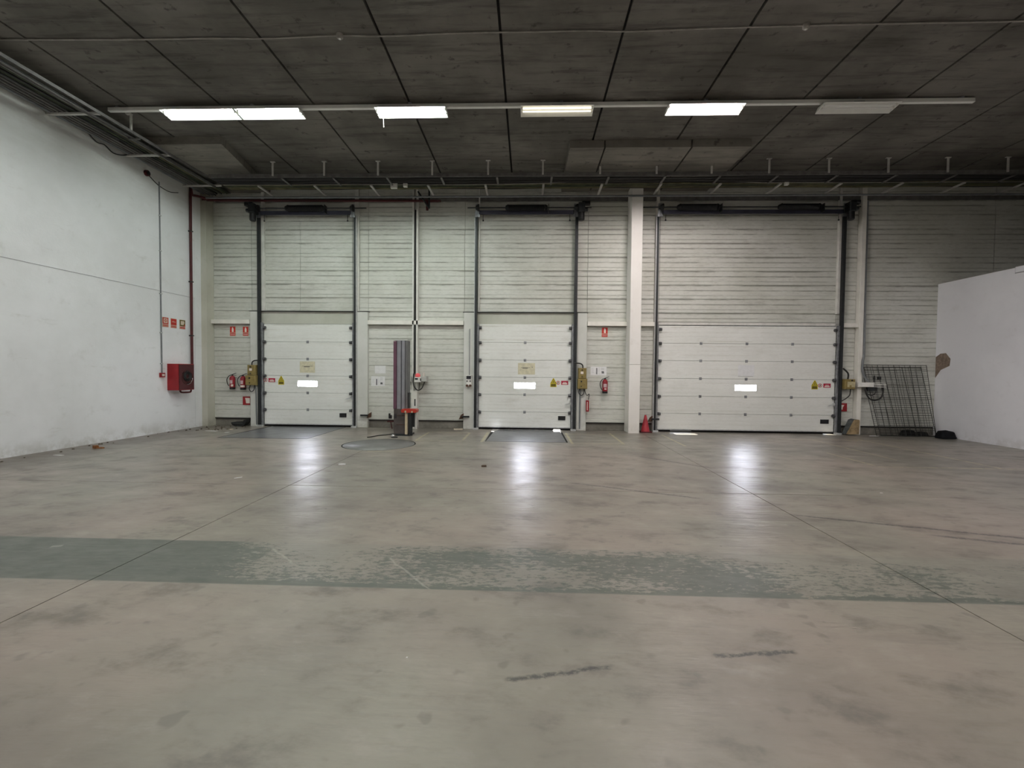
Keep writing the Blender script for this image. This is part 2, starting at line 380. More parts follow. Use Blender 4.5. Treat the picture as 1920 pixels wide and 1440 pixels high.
# ------------------------------------------------------------------ mesh helpers
class MB:
    """collects shapes in world metres; build() links them as ONE mesh object"""
    def __init__(s):
        s.v, s.f, s.sm = [], [], []
    def add(s, vs, fs, smooth=False):
        o = len(s.v)
        s.v += [tuple(p) for p in vs]
        s.f += [tuple(i + o for i in f) for f in fs]
        s.sm += [smooth] * len(fs)
        return s
    def box(s, x0, x1, y0, y1, z0, z1, c=0.0):
        if x0 > x1: x0, x1 = x1, x0
        if y0 > y1: y0, y1 = y1, y0
        if z0 > z1: z0, z1 = z1, z0
        if c <= 0:
            vs = [(x0, y0, z0), (x1, y0, z0), (x1, y1, z0), (x0, y1, z0), (x0, y0, z1), (x1, y0, z1), (x1, y1, z1), (x0, y1, z1)]
            return s.add(vs, [(0, 3, 2, 1), (4, 5, 6, 7), (0, 1, 5, 4), (1, 2, 6, 5), (2, 3, 7, 6), (3, 0, 4, 7)])
        # chamfered front (towards -Y) edges
        a = [(x0, z0), (x1, z0), (x1, z1), (x0, z1)]
        b = [(x0 + c, z0 + c), (x1 - c, z0 + c), (x1 - c, z1 - c), (x0 + c, z1 - c)]
        vs = [(x, y1, z) for x, z in a] + [(x, y0 + c, z) for x, z in a] + [(x, y0, z) for x, z in b]
        fs = [(0, 3, 2, 1)[::-1]]
        for i in range(4):
            j = (i + 1) % 4
            fs += [(i, 4 + i, 4 + j, j), (4 + i, 8 + i, 8 + j, 4 + j)]
        fs.append((8, 11, 10, 9)[::-1])
        return s.add(vs, [f[::-1] for f in fs])
    def prism(s, pts, z0, z1):
        n = len(pts)
        vs = [(x, y, z0) for x, y in pts] + [(x, y, z1) for x, y in pts]
        fs = [tuple(range(n))[::-1], tuple(range(n, 2 * n))]
        fs += [(i, (i + 1) % n, n + (i + 1) % n, n + i) for i in range(n)]
        return s.add(vs, fs)
    def plate_xz(s, pts, y0, y1):
        """outline in the wall plane (x, z), thickness y0..y1"""
        n = len(pts)
        vs = [(x, y0, z) for x, z in pts] + [(x, y1, z) for x, z in pts]
        fs = [tuple(range(n)), tuple(range(n, 2 * n))[::-1]]
        fs += [(i, n + i, n + (i + 1) % n, (i + 1) % n) for i in range(n)]
        return s.add(vs, fs)
    def plate_yz(s, pts, x0, x1):
        n = len(pts)
        vs = [(x0, y, z) for y, z in pts] + [(x1, y, z) for y, z in pts]
        fs = [tuple(range(n))[::-1], tuple(range(n, 2 * n))]
        fs += [(i, (i + 1) % n, n + (i + 1) % n, n + i) for i in range(n)]
        return s.add(vs, fs)
    def extrude_x(s, prof, x0, x1, closed=True):
        """profile of (y, z) points swept along X"""
        n = len(prof)
        vs = [(x0, y, z) for y, z in prof] + [(x1, y, z) for y, z in prof]
        m = n if closed else n - 1
        fs = [(i, (i + 1) % n, n + (i + 1) % n, n + i) for i in range(m)]
        if closed:
            fs += [tuple(range(n))[::-1], tuple(range(n, 2 * n))]
        return s.add(vs, fs)
    def cyl(s, a, b, r, n=10, r2=None, caps=True):
        a, b = Vector(a), Vector(b)
        r2 = r if r2 is None else r2
        d = (b - a).normalized()
        u = d.orthogonal().normalized()
        w = d.cross(u)
        A = [a + (u * math.cos(2 * math.pi * i / n) + w * math.sin(2 * math.pi * i / n)) * r for i in range(n)]
        B = [b + (u * math.cos(2 * math.pi * i / n) + w * math.sin(2 * math.pi * i / n)) * r2 for i in range(n)]
        s.add(A + B, [(i, (i + 1) % n, n + (i + 1) % n, n + i) for i in range(n)], True)
        if caps:
            s.add(A, [tuple(range(n))[::-1]])
            s.add(B, [tuple(range(n))])
        return s
    def tube(s, pts, r, n=8, sub=0):
        P = [Vector(p) for p in pts]
        if sub:
            Q = []
            for i in range(len(P) - 1):
                p0 = P[max(i - 1, 0)]; p1 = P[i]; p2 = P[i + 1]; p3 = P[min(i + 2, len(P) - 1)]
                for k in range(sub):
                    t = k / sub
                    Q.append(0.5 * ((2 * p1) + (p2 - p0) * t + (2 * p0 - 5 * p1 + 4 * p2 - p3) * t * t + (3 * p1 - p0 - 3 * p2 + p3) * t ** 3))
            Q.append(P[-1])
            P = Q
        vs, fs = [], []
        prev = None
        for i, p in enumerate(P):
            d = (P[min(i + 1, len(P) - 1)] - P[max(i - 1, 0)]).normalized()
            u = d.orthogonal().normalized() if prev is None else (prev - d * prev.dot(d)).normalized()
            prev = u
            w = d.cross(u)
            vs += [p + (u * math.cos(2 * math.pi * k / n) + w * math.sin(2 * math.pi * k / n)) * r for k in range(n)]
        for i in range(len(P) - 1):
            for k in range(n):
                fs.append((i * n + k, i * n + (k + 1) % n, (i + 1) * n + (k + 1) % n, (i + 1) * n + k))
        s.add(vs, fs, True)
        s.add(vs[:n], [tuple(range(n))[::-1]])
        s.add(vs[-n:], [tuple(range(n))])
        return s
    def lathe(s, c, prof, n=20):
        """(radius, height) profile around a vertical axis at c"""
        cx, cy, cz = c
        vs = [(cx + r * math.cos(2 * math.pi * k / n), cy + r * math.sin(2 * math.pi * k / n), cz + z) for r, z in prof for k in range(n)]
        fs = []
        for i in range(len(prof) - 1):
            for k in range(n):
                fs.append((i * n + k, i * n + (k + 1) % n, (i + 1) * n + (k + 1) % n, (i + 1) * n + k))
        s.add(vs, fs, True)
        if prof[0][0] > 1e-4: s.add(vs[:n], [tuple(range(n))[::-1]])
        if prof[-1][0] > 1e-4: s.add(vs[-n:], [tuple(range(n))])
        return s
    def build(s, name, mat, parent=None, kind=None, label=None):
        me = bpy.data.meshes.new(name)
        off = Vector((0, 0, 0))
        p = parent
        while p is not None:
            off += Vector(p.location)
            p = p.parent
        me.from_pydata([(x - off.x, y - off.y, z - off.z) for x, y, z in s.v], [], s.f)
        me.polygons.foreach_set('use_smooth', s.sm)
        me.materials.append(mat)
        me.update()
        o = bpy.data.objects.new(name, me)
        COL.objects.link(o)
        if parent is not None: o.parent = parent
        if kind: o['kind'] = kind
        if label: o['label'] = label
        return o

def thing(name, label, cat, loc, group=None, kind=None):
    o = bpy.data.objects.new(name, None)
    o.empty_display_size = 0.1
    o.location = loc
    COL.objects.link(o)
    o['label'] = label
    o['category'] = cat
    if group: o['group'] = group
    if kind: o['kind'] = kind
    return o

def tag(o, label, cat, group=None, kind=None):
    o['label'] = label
    o['category'] = cat
    if group: o['group'] = group
    if kind: o['kind'] = kind
    return o

def copy_tree(o, parent=None):
    c = o.copy()
    COL.objects.link(c)
    c.parent = parent
    for ch in list(o.children):
        copy_tree(ch, c)
    return c

def root_structure(name, loc=(0, 0, 0)):
    o = bpy.data.objects.new(name, None)
    o.empty_display_size = 0.1
    o.location = loc
    COL.objects.link(o)
    o['kind'] = 'structure'
    return o

# ------------------------------------------------------------------ floor
PIT1 = (-7.58, -5.33, 10.75, 13.06)
PIT2 = (-1.02, 0.975, 10.80, 13.06)
DISK = (-3.36, 10.15, 0.815)
floor = MB().box(-11, 17, -12.5, 12.75, -0.30, -0.02).build('floor', BLACKVOID)
floor['kind'] = 'structure'
def cut(o, cutters):
    for k in cutters:
        m = o.modifiers.new('b', 'BOOLEAN')
        m.operation = 'DIFFERENCE'
        m.solver = 'EXACT'
        m.object = k
    dg = bpy.context.evaluated_depsgraph_get()
    me = bpy.data.meshes.new_from_object(o.evaluated_get(dg))
    o.modifiers.clear()
    o.data = me
c1 = MB().box(PIT1[0], PIT1[1], PIT1[2], PIT1[3] + 0.4, -0.2, 0.1).build('k', BLACKVOID)
c2 = MB().box(PIT2[0], PIT2[1], PIT2[2], PIT2[3] + 0.4, -0.2, 0.1).build('k', BLACKVOID)
c3 = MB().cyl((DISK[0], DISK[1], -0.2), (DISK[0], DISK[1], 0.1), DISK[2], 64).build('k', BLACKVOID)
XS = [-11.0, -8.12, -3.44, 3.165, 9.77, 17.0]
YS = [-12.5, -6.7, -0.14, 6.42, 13.10]
G = 0.005
for i in range(5):
    for j in range(4):
        o = MB().box(XS[i] + G, XS[i + 1] - G, YS[j] + G, YS[j + 1] - (G if j < 3 else 0), -0.0195, 0.0).build('floor_slab', FLOOR, floor)
        if j == 3 and i in (1, 2):
            bpy.context.view_layer.update()
            cut(o, [c1, c3] if i == 1 else [c2, c3])
for x in XS[1:-1]:
    MB().box(x - 0.004, x + 0.004, -12.5, 9.2 if x == -3.44 else 13.1, -0.0195, -0.0035).build('joint_filler', BLACKVOID, floor)
for y in YS[1:-1]:
    MB().box(-11, 17, y - 0.004, y + 0.004, -0.0195, -0.0035).build('joint_filler', BLACKVOID, floor)
for k in (c1, c2, c3):
    bpy.data.objects.remove(k)
# continuous threshold behind the slabs, open at the door corners
MB().box(-11, 3.6, 13.10, 13.22, -0.06, -0.002).box(8.7, 17, 13.10, 13.22, -0.06, -0.002).build('threshold', PLINTH, floor)
MB().box(3.6, 8.7, 13.10, 13.9, -0.12, -0.004).build('gap_darkening_sill', simple('matt_black', (0.01, 0.01, 0.01), 1.0, 0, 0.0, 0.0), floor)  # added outside so the gap under the widest door looks dark
MB().box(-5.355, -5.332, 10.76, 13.09, -0.0195, -0.002).box(0.94, 0.972, 10.82, 12.72, -0.0195, -0.002).box(-7.578, -7.56, 10.76, 13.09, -0.0195, -0.002).build('pit_gap_shade', RUBBER, floor)  # dark strips painting the shade in the gaps beside the plates

yard = MB().box(-30, 30, 13.6, 70, -1.5, -1.3).build('ground', GROUNDM)
yard['kind'] = 'structure'

# leveller plates and turntable
for nm, pts, lab in (('dock_leveller', [(-7.56, 10.78), (-5.36, 10.78), (-5.36, 13.098), (-7.52, 13.098)], 'grey steel dock leveller plate in the floor before the door beside two extinguishers'),
                     ('dock_leveller', [(-1.00, 10.83), (0.935, 10.83), (0.925, 13.098), (-0.80, 13.098), (-0.93, 12.70)], 'grey steel dock leveller plate in the floor before the middle door')):
    c = (sum(p[0] for p in pts) / len(pts), 11.9, -0.05)
    t = thing(nm, lab, 'dock leveller', c, 'dock leveller plates')
    MB().prism(pts, -0.012, -0.001).build('deck_plate', PLATE, t)
    MB().cyl((pts[0][0], 10.795, -0.006), (pts[1][0], 10.795, -0.006), 0.008, 8).build('front_hinge', DARKM, t)
t = thing('turntable', 'round steel turntable disc let into the floor before the wrapping mast', 'turntable', (DISK[0], DISK[1], -0.05))
MB().lathe((DISK[0], DISK[1], 0), [(DISK[2] - 0.030, -0.018), (DISK[2] - 0.030, 0.0), (0.0001, 0.0)], 64).build('disc', DISKM, t)
MB().lathe((DISK[0], DISK[1], 0), [(DISK[2] - 0.001, -0.018), (DISK[2] - 0.001, -0.002), (DISK[2] - 0.030, -0.002), (DISK[2] - 0.030, -0.018)], 64).build('edge_ring', RUBBER, t)

# ------------------------------------------------------------------ walls
WY = 13.15                         # face of the cladding
def wlx(y):                        # face of the side wall
    return -9.48 - 0.022 * (12.9 - y)

wall_left = MB().prism([(wlx(-12.5) - 0.4, -12.5), (wlx(-12.5) - 0.02, -12.5), (wlx(13.4) - 0.02, 13.4), (wlx(13.4) - 0.4, 13.4)], -0.1, 7.3).build('wall_left', WHITEWALL)
wall_left['kind'] = 'structure'
def left_panel(y0, y1, z0, z1, d=0.0):
    MB().prism([(wlx(y0) - 0.03, y0), (wlx(y0) + d, y0), (wlx(y1) + d, y1), (wlx(y1) - 0.03, y1)], z0, z1).build('wall_panel', WHITEWALL, wall_left)
left_panel(-12.5, 12.60, 0.0, 3.665)
left_panel(-12.5, 12.60, 3.68, 7.05, 0.006)
left_panel(12.61, 13.3, 0.0, 7.05, 0.002)

wall_back = MB()
for a, b, z0 in ((-10, -7.80, -0.06), (-7.80, -5.10, 3.02), (-5.10, -1.45, -0.06), (-1.45, 1.26, 3.05), (1.26, 3.66, -0.06), (3.66, 8.68, 3.03), (8.68, 17, -0.06)):
    wall_back.box(a, b, 13.22, 13.42, z0, 7.3)
wall_back = wall_back.build('wall_back', PLINTH)
wall_back['kind'] = 'structure'
P = 0.396
def prof(z0, z1, h0=True):
    """cladding board: recessed joints at both edges, shallow ribs between"""
    y = WY
    pts = [(13.215, z0 + 0.002), (y + 0.012, z0 + 0.002), (y + 0.012, z0 + 0.007), (y, z0 + 0.013)]
    L = z1 - z0
    for q in (0.25, 0.60):
        zc = z0 + q * P
        if zc + 0.02 < z1:
            pts += [(y, zc - 0.009), (y + 0.006, zc - 0.002), (y + 0.006, zc + 0.003), (y, zc + 0.010)]
    pts += [(y, z1 - 0.007), (y + 0.012, z1 - 0.002), (13.215, z1 - 0.002)]
    return pts
SEGS = [(-9.31, -8.16, 0, 17), (-8.16, -4.68, 8, 17), (-4.68, -3.36, 0, 17), (-3.20, -1.86, 0, 17), (-1.86, 1.68, 8, 17),
        (1.68, 2.98, 0, 17), (3.0, 3.58, 0, 17), (3.66, 8.66, 7, 17), (8.66, 9.20, 0, 17), (9.20, 12.9, 0, 17), (12.91, 16.9, 0, 17)]
for (x0, x1, k0, k1) in SEGS:
    for k in range(k0, k1):
        z0, z1 = 0.23 + k * P, 0.23 + (k + 1) * P
        if x0 == 3.66 and k == 7: z0 = 3.135
        cuts = [x0, x1]
        if x0 == -8.16: cuts = [x0, -6.70, x1]
        for a, b in zip(cuts[:-1], cuts[1:]):
            MB().extrude_x(prof(z0, z1)[::-1], a + 0.004, b - 0.004).build('wall_panel', PANEL, wall_back)
MB().box(-9.31, -8.16, 13.20, 13.23, 0.0, 0.21).box(-4.68, -1.86, 13.20, 13.23, 0.0, 0.21).box(1.68, 3.6, 13.20, 13.23, 0.0, 0.21).box(8.66, 16.9, 13.20, 13.23, 0.0, 0.21).build('plinth', PLINTH, wall_back)
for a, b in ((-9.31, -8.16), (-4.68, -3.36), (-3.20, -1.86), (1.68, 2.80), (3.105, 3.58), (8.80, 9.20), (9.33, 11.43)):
    MB().box(a + 0.005, b - 0.005, 13.165, 13.20, 0.198, 0.236).build('shadow_strip', BLACKVOID, wall_back)  # black strip painting the shade line below the lowest boards

def struct(name, mb, m):
    o = mb.build(name, m)
    o['kind'] = 'structure'
    return o
# pilaster in the corner, pillar, portals of the two dock doors, beams and posts
struct('pilaster', MB().box(-9.62, -9.31, 12.86, 13.3, -0.05, 7.05), PILASTER)
pillar = struct('pillar', MB().box(2.80, 3.105, 12.66, 13.3, -0.05, 1.90, 0.008).box(2.80, 3.105, 12.66, 13.3, 1.906, 7.05, 0.008), PILLAR)
portals = []
for (a, b, c, d) in ((-8.165, -7.90, -5.01, -4.67), (-1.865, -1.52, 1.40, 1.675)):
    r = root_structure('trim_%d' % (1 if a < -5 else 2), ((b + c) / 2, 13.1, 0))
    MB().box(a, b, 13.06, 13.24, 0, 3.375, 0.008).build('jamb', JAMB, r)
    MB().box(c, d, 13.06, 13.24, 0, 3.375, 0.008).build('jamb', JAMB, r)
    MB().box(b, c, 13.12, 13.24, 3.02, 3.375).build('lintel', LINTEL, r)
    MB().box(a - 0.03, d + 0.03, 13.05, 13.2, 3.379, 3.388).build('drip_edge', DARKM, r)
n = 3
for (a, b) in ((-9.31, -8.17), (-4.66, -1.87), (1.68, 2.80), (3.105, 3.58), (8.80, 9.20)):
    o = struct('trim_%d' % n, MB().box(a, b, 13.02, 13.22, 3.005, 3.125, 0.006), BEAMW); n += 1
o = struct('trim_%d' % n, MB().box(3.70, 8.63, 13.10, 13.24, 3.05, 3.125, 0.006), STEELW); n += 1
# steel posts: middle (two flanges with a slot), door 3 posts
mp = root_structure('post', (-3.28, 13.1, 0))
MB().box(-3.36, -3.315, 13.02, 13.2, 0, 7.0).build('flange', STEELW, mp)
MB().box(-3.245, -3.195, 13.02, 13.2, 0, 7.0).build('flange', STEELW, mp)
MB().box(-3.315, -3.245, 13.12, 13.2, 0, 7.0).build('web', STEELW, mp)
MB().box(-3.36, -3.195, 12.97, 13.02, 0.0, 1.1).build('cover_plate', BEAMW, mp)
MB().box(-3.27, -3.24, 12.963, 12.97, 0.66, 0.86).build('slot', DARKM, mp)
for (x0, x1) in ((3.58, 3.655), (9.205, 9.325)):
    struct('post', MB().box(x0, x1, 13.0, 13.22, 0, 7.0, 0.006), BEAMW)
for (x0, x1) in ((-7.83, -7.745), (-5.055, -4.94), (-1.46, -1.42), (8.64, 8.71)):
    struct('post', MB().box(x0, x1, 13.075, 13.22, 3.39, 7.0, 0.005), STEELW)

# partition on the far side and the hall beyond
wall_right = struct('wall_right', MB().box(16.9, 17.1, -12.5, 13.4, -0.1, 7.3), HALLW)
part = root_structure('wall_partition', (11.5, 8, 0))
MB().box(11.43, 11.66, 3.0, 13.15, 0, 4.10).build('wall_body', PARTWALL, part)
MB().box(11.43, 11.66, 11.15, 13.15, 4.10, 4.235).build('top_course', PARTWALL, part)
MB().box(11.418, 11.66, 3.0, 11.13, 4.115, 4.25).build('top_course', PARTWALL, part)
MB().plate_yz([(13.14, 1.62), (12.98, 1.84), (12.72, 1.95), (12.70, 2.14), (12.84, 2.30), (13.0, 2.29), (13.14, 2.2)], 11.424, 11.44).build('exposed_brick', BRICKM, part, label='brown brick showing where plaster broke off')
wall_front = struct('wall_front', MB().box(-11, 17.1, -12.7, -12.5, -0.1, 7.3), HALLW)

# ------------------------------------------------------------------ ceiling
ceiling = struct('ceiling', MB().box(-11, 17.1, -12.7, 13.45, 7.06, 7.3), BLACKVOID)
CXs = [-10.5, -8.19, -6.26, -4.35, -2.41, -0.49, 1.43, 3.34, 5.26, 7.20, 9.15, 11.07, 13.0, 14.93, 17.0]
for a, b in zip(CXs[:-1], CXs[1:]):
    MB().box(a + 0.022, b - 0.022, -12.6, 13.4, 7.0, 7.065).build('ceiling_panel', CEIL, ceiling)
# lowered slabs over the doors
for (a, b) in ((0.90, 1.69), (1.725, 3.66), (3.70, 5.0)):
    MB().box(a, b, 10.60, 13.2, 6.83, 7.0).build('lowered_slab', CEILB, ceiling)
MB().prism([(-9.5, 10.3), (-7.08, 10.3), (-7.36, 11.9), (-7.6, 13.2), (-9.5, 13.2)], 6.83, 7.0).build('lowered_slab', CEILB, ceiling)

# ------------------------------------------------------------------ sectional doors
def door(idx, x0, x1, joints, top, hinges, win, handle, latch, springs, side, shaft, motor, thick_seal=None):
    r = root_structure('door_%d' % idx, ((x0 + x1) / 2, 13.1, 0))
    zs = [0.055] + joints[::-1] + [top]
    for k in range(6):
        z0, z1 = zs[k], zs[k + 1]
        pts = [(13.15, z0 + 0.003), (13.108, z0 + 0.003), (13.10, z0 + 0.010)]
        for q in (0.2, 0.4, 0.6, 0.8):
            zc = z0 + q * (z1 - z0)
            pts += [(13.10, zc - 0.005), (13.1035, zc), (13.10, zc + 0.005)]
        pts += [(13.10, z1 - 0.010), (13.108, z1 - 0.003), (13.15, z1 - 0.003)]
        sec = MB()
        if k == 2:
            wx0, wx1, wz0, wz1 = win
            sec.extrude_x(pts[::-1], x0, wx0).extrude_x(pts[::-1], wx1, x1)
            sec.box(wx0, wx1, 13.10, 13.15, z0 + 0.003, wz0).box(wx0, wx1, 13.10, 13.15, wz1, z1 - 0.003)
        else:
            sec.extrude_x(pts[::-1], x0, x1)
        s = sec.build('door_section', DOORW, r)
        if k == 2:
            f = MB()
            e = 0.018
            f.box(wx0 - e, wx1 + e, 13.09, 13.11, wz1, wz1 + e).box(wx0 - e, wx1 + e, 13.09, 13.11, wz0 - e, wz0)
            f.box(wx0 - e, wx0, 13.09, 13.11, wz0, wz1).box(wx1, wx1 + e, 13.09, 13.11, wz0, wz1)
            f.build('window_frame', WHITEPL, s)
            MB().box(wx0, wx1, 13.112, 13.13, wz0, wz1, 0.004).build('window_pane', PANE, s)
        if k == 0:
            hx0, hx1, hz0, hz1 = handle
            MB().box(hx0, hx1, 13.075, 13.10, hz0, hz1, 0.012).build('recessed_handle', BLACKP, s)
            MB().box(hx0 + 0.03, hx1 - 0.03, 13.066, 13.076, hz0 + 0.03, hz0 + 0.05).build('grip_bar', BLACKP, s)
    for z in joints:
        for hx in hinges:
            h = MB().box(hx - 0.036, hx + 0.036, 13.088, 13.10, z - 0.038, z + 0.038, 0.004).cyl((hx - 0.030, 13.084, z), (hx + 0.030, 13.084, z), 0.010, 8)
            h.build('hinge', GALV, r)
    for z in joints + [top - 0.10]:
        for sx, ex in ((1, x0), (-1, x1)):
            h = MB().box(ex - sx * 0.06, ex + sx * 0.045, 13.07, 13.10, z - 0.05, z + 0.035, 0.004)
            h.cyl((ex - sx * 0.10, 13.06, z - 0.01), (ex + sx * 0.03, 13.06, z - 0.01), 0.022, 10)
            h.cyl((ex + sx * 0.02, 13.045, z - 0.01), (ex + sx * 0.075, 13.045, z - 0.01), 0.042, 14)
            h.build('roller_hinge', GALVD, r)
    # rubber bottom seal
    if thick_seal:
        sm = MB()
        for (a, b, z0, z1) in thick_seal:
            sm.box(a, b, 13.10, 13.14, z0, z1)
        sm.build('bottom_seal', MATS['matt_black'], r)
    else:
        MB().box(x0, x1, 13.10, 13.14, 0.0, 0.055).build('bottom_seal', MATS['matt_black'], r)
    MB().box(x0 + 0.01, x1 - 0.01, 13.088, 13.10, 0.058, 0.085).build('bottom_rail', GALVL, r)
    # added sheet behind the leaf, plus corner blocks, to stop sun leaking in
    MB().box(x0 - 0.11, x1 + 0.11, 13.152, 13.175, 0.058, top + 0.10).build('sun_stop_sheet', GALV, r)
    MB().box(x0 - 0.11, x0 - 0.002, 13.10, 13.215, -0.01, 0.06).box(x1 + 0.002, x1 + 0.11, 13.10, 13.215, -0.01, 0.06).build('sun_stop_block', RUBBER, r)
    # tracks
    for sx, ex in ((-1, x0), (1, x1)):
        tr = MB()
        a, b = sorted((ex + sx * 0.012, ex + sx * 0.062))
        tr.box(a, b, 13.03, 13.09, 0.06, 3.05)
        tr.build('side_strip', GALV, r)
        a, b = sorted((ex + sx * 0.064, ex + sx * 0.125))
        MB().box(a, b, 12.99, 13.07, 0.04, 6.12).build('vertical_track', side, r)
        a, b = sorted((ex + sx * 0.128, ex + sx * 0.145))
        MB().box(a, b, 13.0, 13.08, 0.04, 6.12).build('track_angle', GALVL if sx * (idx - 1.5) < 0 else DARKM, r)
        a, b = sorted((ex - sx * 0.0, ex + sx * 0.15))
        MB().box(a, b, 12.96, 13.08, 0.0, 0.05).build('base_bracket', GALVL, r)
        # cable drum and bearing plate up on the wall
        dx = ex + sx * 0.06
        MB().cyl((dx - 0.035, 12.85, 6.28), (dx + 0.035, 12.85, 6.28), 0.055, 16, 0.10).cyl((dx + 0.035, 12.85, 6.28), (dx + 0.055, 12.85, 6.28), 0.10, 16).build('cable_drum', BLACKP, r)
        MB().plate_xz([(dx - 0.075, 6.05), (dx + 0.075, 6.05), (dx + 0.05, 6.42), (dx - 0.05, 6.42)], 12.93, 12.95).build('bearing_plate', GALV, r)
        MB().cyl((ex + sx * 0.03, 13.06, 0.15), (dx, 12.90, 6.2), 0.004, 6).build('lift_cable', DARKM, r)
        ix = ex - sx * 0.10
        MB().cyl((ix, 12.97, 6.25), (ix, 12.97, 5.98), 0.008, 6).cyl((ix, 12.97, 5.98), (ix, 12.97, 5.945), 0.022, 8).build('bumper_rod', BLACKP, r)
    sh = MB().cyl((shaft[0], 12.85, 6.28), (shaft[1], 12.85, 6.28), 0.016, 10)
    sh.build('shaft', DARKM, r)
    MB().box(x0 - 0.02, x1 + 0.02, 12.93, 12.99, 6.13, 6.235).build('header_channel', MATS['header_dark'], r)
    for (a, b) in springs:
        sp = MB()
        nn = int((b - a - 0.16) / 0.022)
        for i in range(nn):
            xa = a + 0.08 + i * 0.022
            sp.cyl((xa, 12.85, 6.28), (xa + 0.011, 12.85, 6.28), 0.078, 14, 0.088, caps=False)
            sp.cyl((xa + 0.011, 12.85, 6.28), (xa + 0.022, 12.85, 6.28), 0.088, 14, 0.078, caps=False)
        sp.cyl((a, 12.85, 6.28), (a + 0.08, 12.85, 6.28), 0.055, 14, 0.096)
        sp.cyl((b - 0.08, 12.85, 6.28), (b, 12.85, 6.28), 0.096, 14, 0.055)
        sp.build('torsion_spring', BLACKP, r)
        MB().plate_xz([(b + 0.02, 6.14), (b + 0.035, 6.14), (b + 0.035, 6.36), (b + 0.02, 6.36)], 12.78, 12.95).build('spring_bracket', DARKM, r)
    # latch
    lx, lz = latch
    MB().box(lx - 0.01, lx + 0.07, 13.06, 13.10, lz - 0.045, lz + 0.045, 0.006).build('latch_case', GALVL, r)
    MB().plate_xz([(lx - 0.20, lz - 0.04), (lx - 0.14, lz - 0.005), (lx + 0.02, lz + 0.035), (lx + 0.02, lz + 0.005), (lx - 0.12, lz - 0.035)], 13.035, 13.047).build('latch_lever', simple('latch_steel', (0.55, 0.56, 0.56), 0.35, 0.3, 0.5, 0.05, 12), r)
    return r

simple('header_dark', (0.05, 0.05, 0.075), 0.5, 0.3, 0.4, 0.1, 6)
door(1, -7.765, -5.125, [2.49, 1.99, 1.495, 0.995, 0.50], 3.01, [-6.465], (-6.76, -6.18, 1.185, 1.345), (-5.515, -5.31, 0.29, 0.41), (-5.14, 0.86),
     [(-6.98, -5.85)], DARKM, (-7.80, -4.64), None)
door(2, -1.42, 1.235, [2.515, 2.01, 1.515, 1.015, 0.51], 3.045, [-0.09], (-0.39, 0.21, 1.195, 1.36), (0.88, 1.09, 0.29, 0.41), (1.235, 0.77),
     [(-0.68, 0.50)], DARKM, (-1.75, 1.72), None,
     [(-1.42, -0.95, 0.0, 0.055), (-0.95, 0.75, 0.0, 0.055), (0.75, 0.95, 0.022, 0.055), (0.95, 1.235, 0.0, 0.055)])
door(3, 3.71, 8.645, [2.53, 2.035, 1.53, 1.025, 0.525], 3.03, [4.91, 6.19, 7.46], (5.88, 6.48, 1.20, 1.365), (8.28, 8.51, 0.29, 0.41), (8.62, 0.83),
     [(4.09, 5.26), (6.84, 8.01)], DARKM, (3.13, 9.05), None,
     [(3.71, 4.08, 0, 0.055), (4.08, 4.68, 0, 0.024), (4.08, 4.68, 0.048, 0.055), (4.68, 8.36, 0, 0.055), (8.36, 8.60, 0.018, 0.055), (8.60, 8.645, 0, 0.055)])

# openers
def opener(x, s, lab):
    t = thing('door_opener', lab, 'motor', (x, 12.85, 6.28), 'overhead door motors')
    MB().box(x - 0.09, x + 0.09, 12.70, 12.94, 6.12, 6.38, 0.02).build('gearbox', DARKM, t)
    MB().cyl((x, 12.80, 6.12), (x, 12.80, 5.93), 0.085, 16).build('motor_body', BLACKP, t)
    MB().cyl((x, 12.80, 5.93), (x, 12.80, 5.90), 0.088, 16, 0.06).build('fan_cover', BLACKP, t)
    MB().box(x + s * 0.02, x + s * 0.24, 12.76, 12.90, 6.34, 6.44, 0.02).build('limit_switch_box', BLACKP, t)
    MB().cyl((x + s * 0.10, 12.78, 6.20), (x + s * 0.17, 12.78, 6.20), 0.05, 12).build('chain_wheel', DARKM, t)
opener(-7.90, -1, 'black door motor at the shaft end over the door by the extinguisher pair')
opener(1.44, 1, 'black door motor at the shaft end above the middle door')
opener(8.76, 1, 'black door motor at the shaft end above the widest door')

# small hold-back brackets low beside the doors
for x, s, lab in ((-4.62, -1, 'rusty hold-back bracket low on the jamb beside the wrapping machine'), (-1.92, 1, 'rusty hold-back bracket low beside the corner with peeling plaster'), (3.50, 1, 'rusty hold-back bracket above the red traffic cone')):
    t = thing('wall_bracket', lab, 'bracket', (x, 13.0, 0.36))
    z = 0.36
    MB().plate_xz([(x - 0.07, z - 0.08), (x + 0.06, z - 0.05), (x + 0.07, z + 0.10), (x - 0.01, z + 0.05)], 13.03, 13.06).build('backplate', RUST, t)
    MB().box(x + s * 0.02, x + s * 0.24, 12.97, 13.02, z - 0.02, z + 0.03, 0.006).build('bolt_bar', DARKM, t)

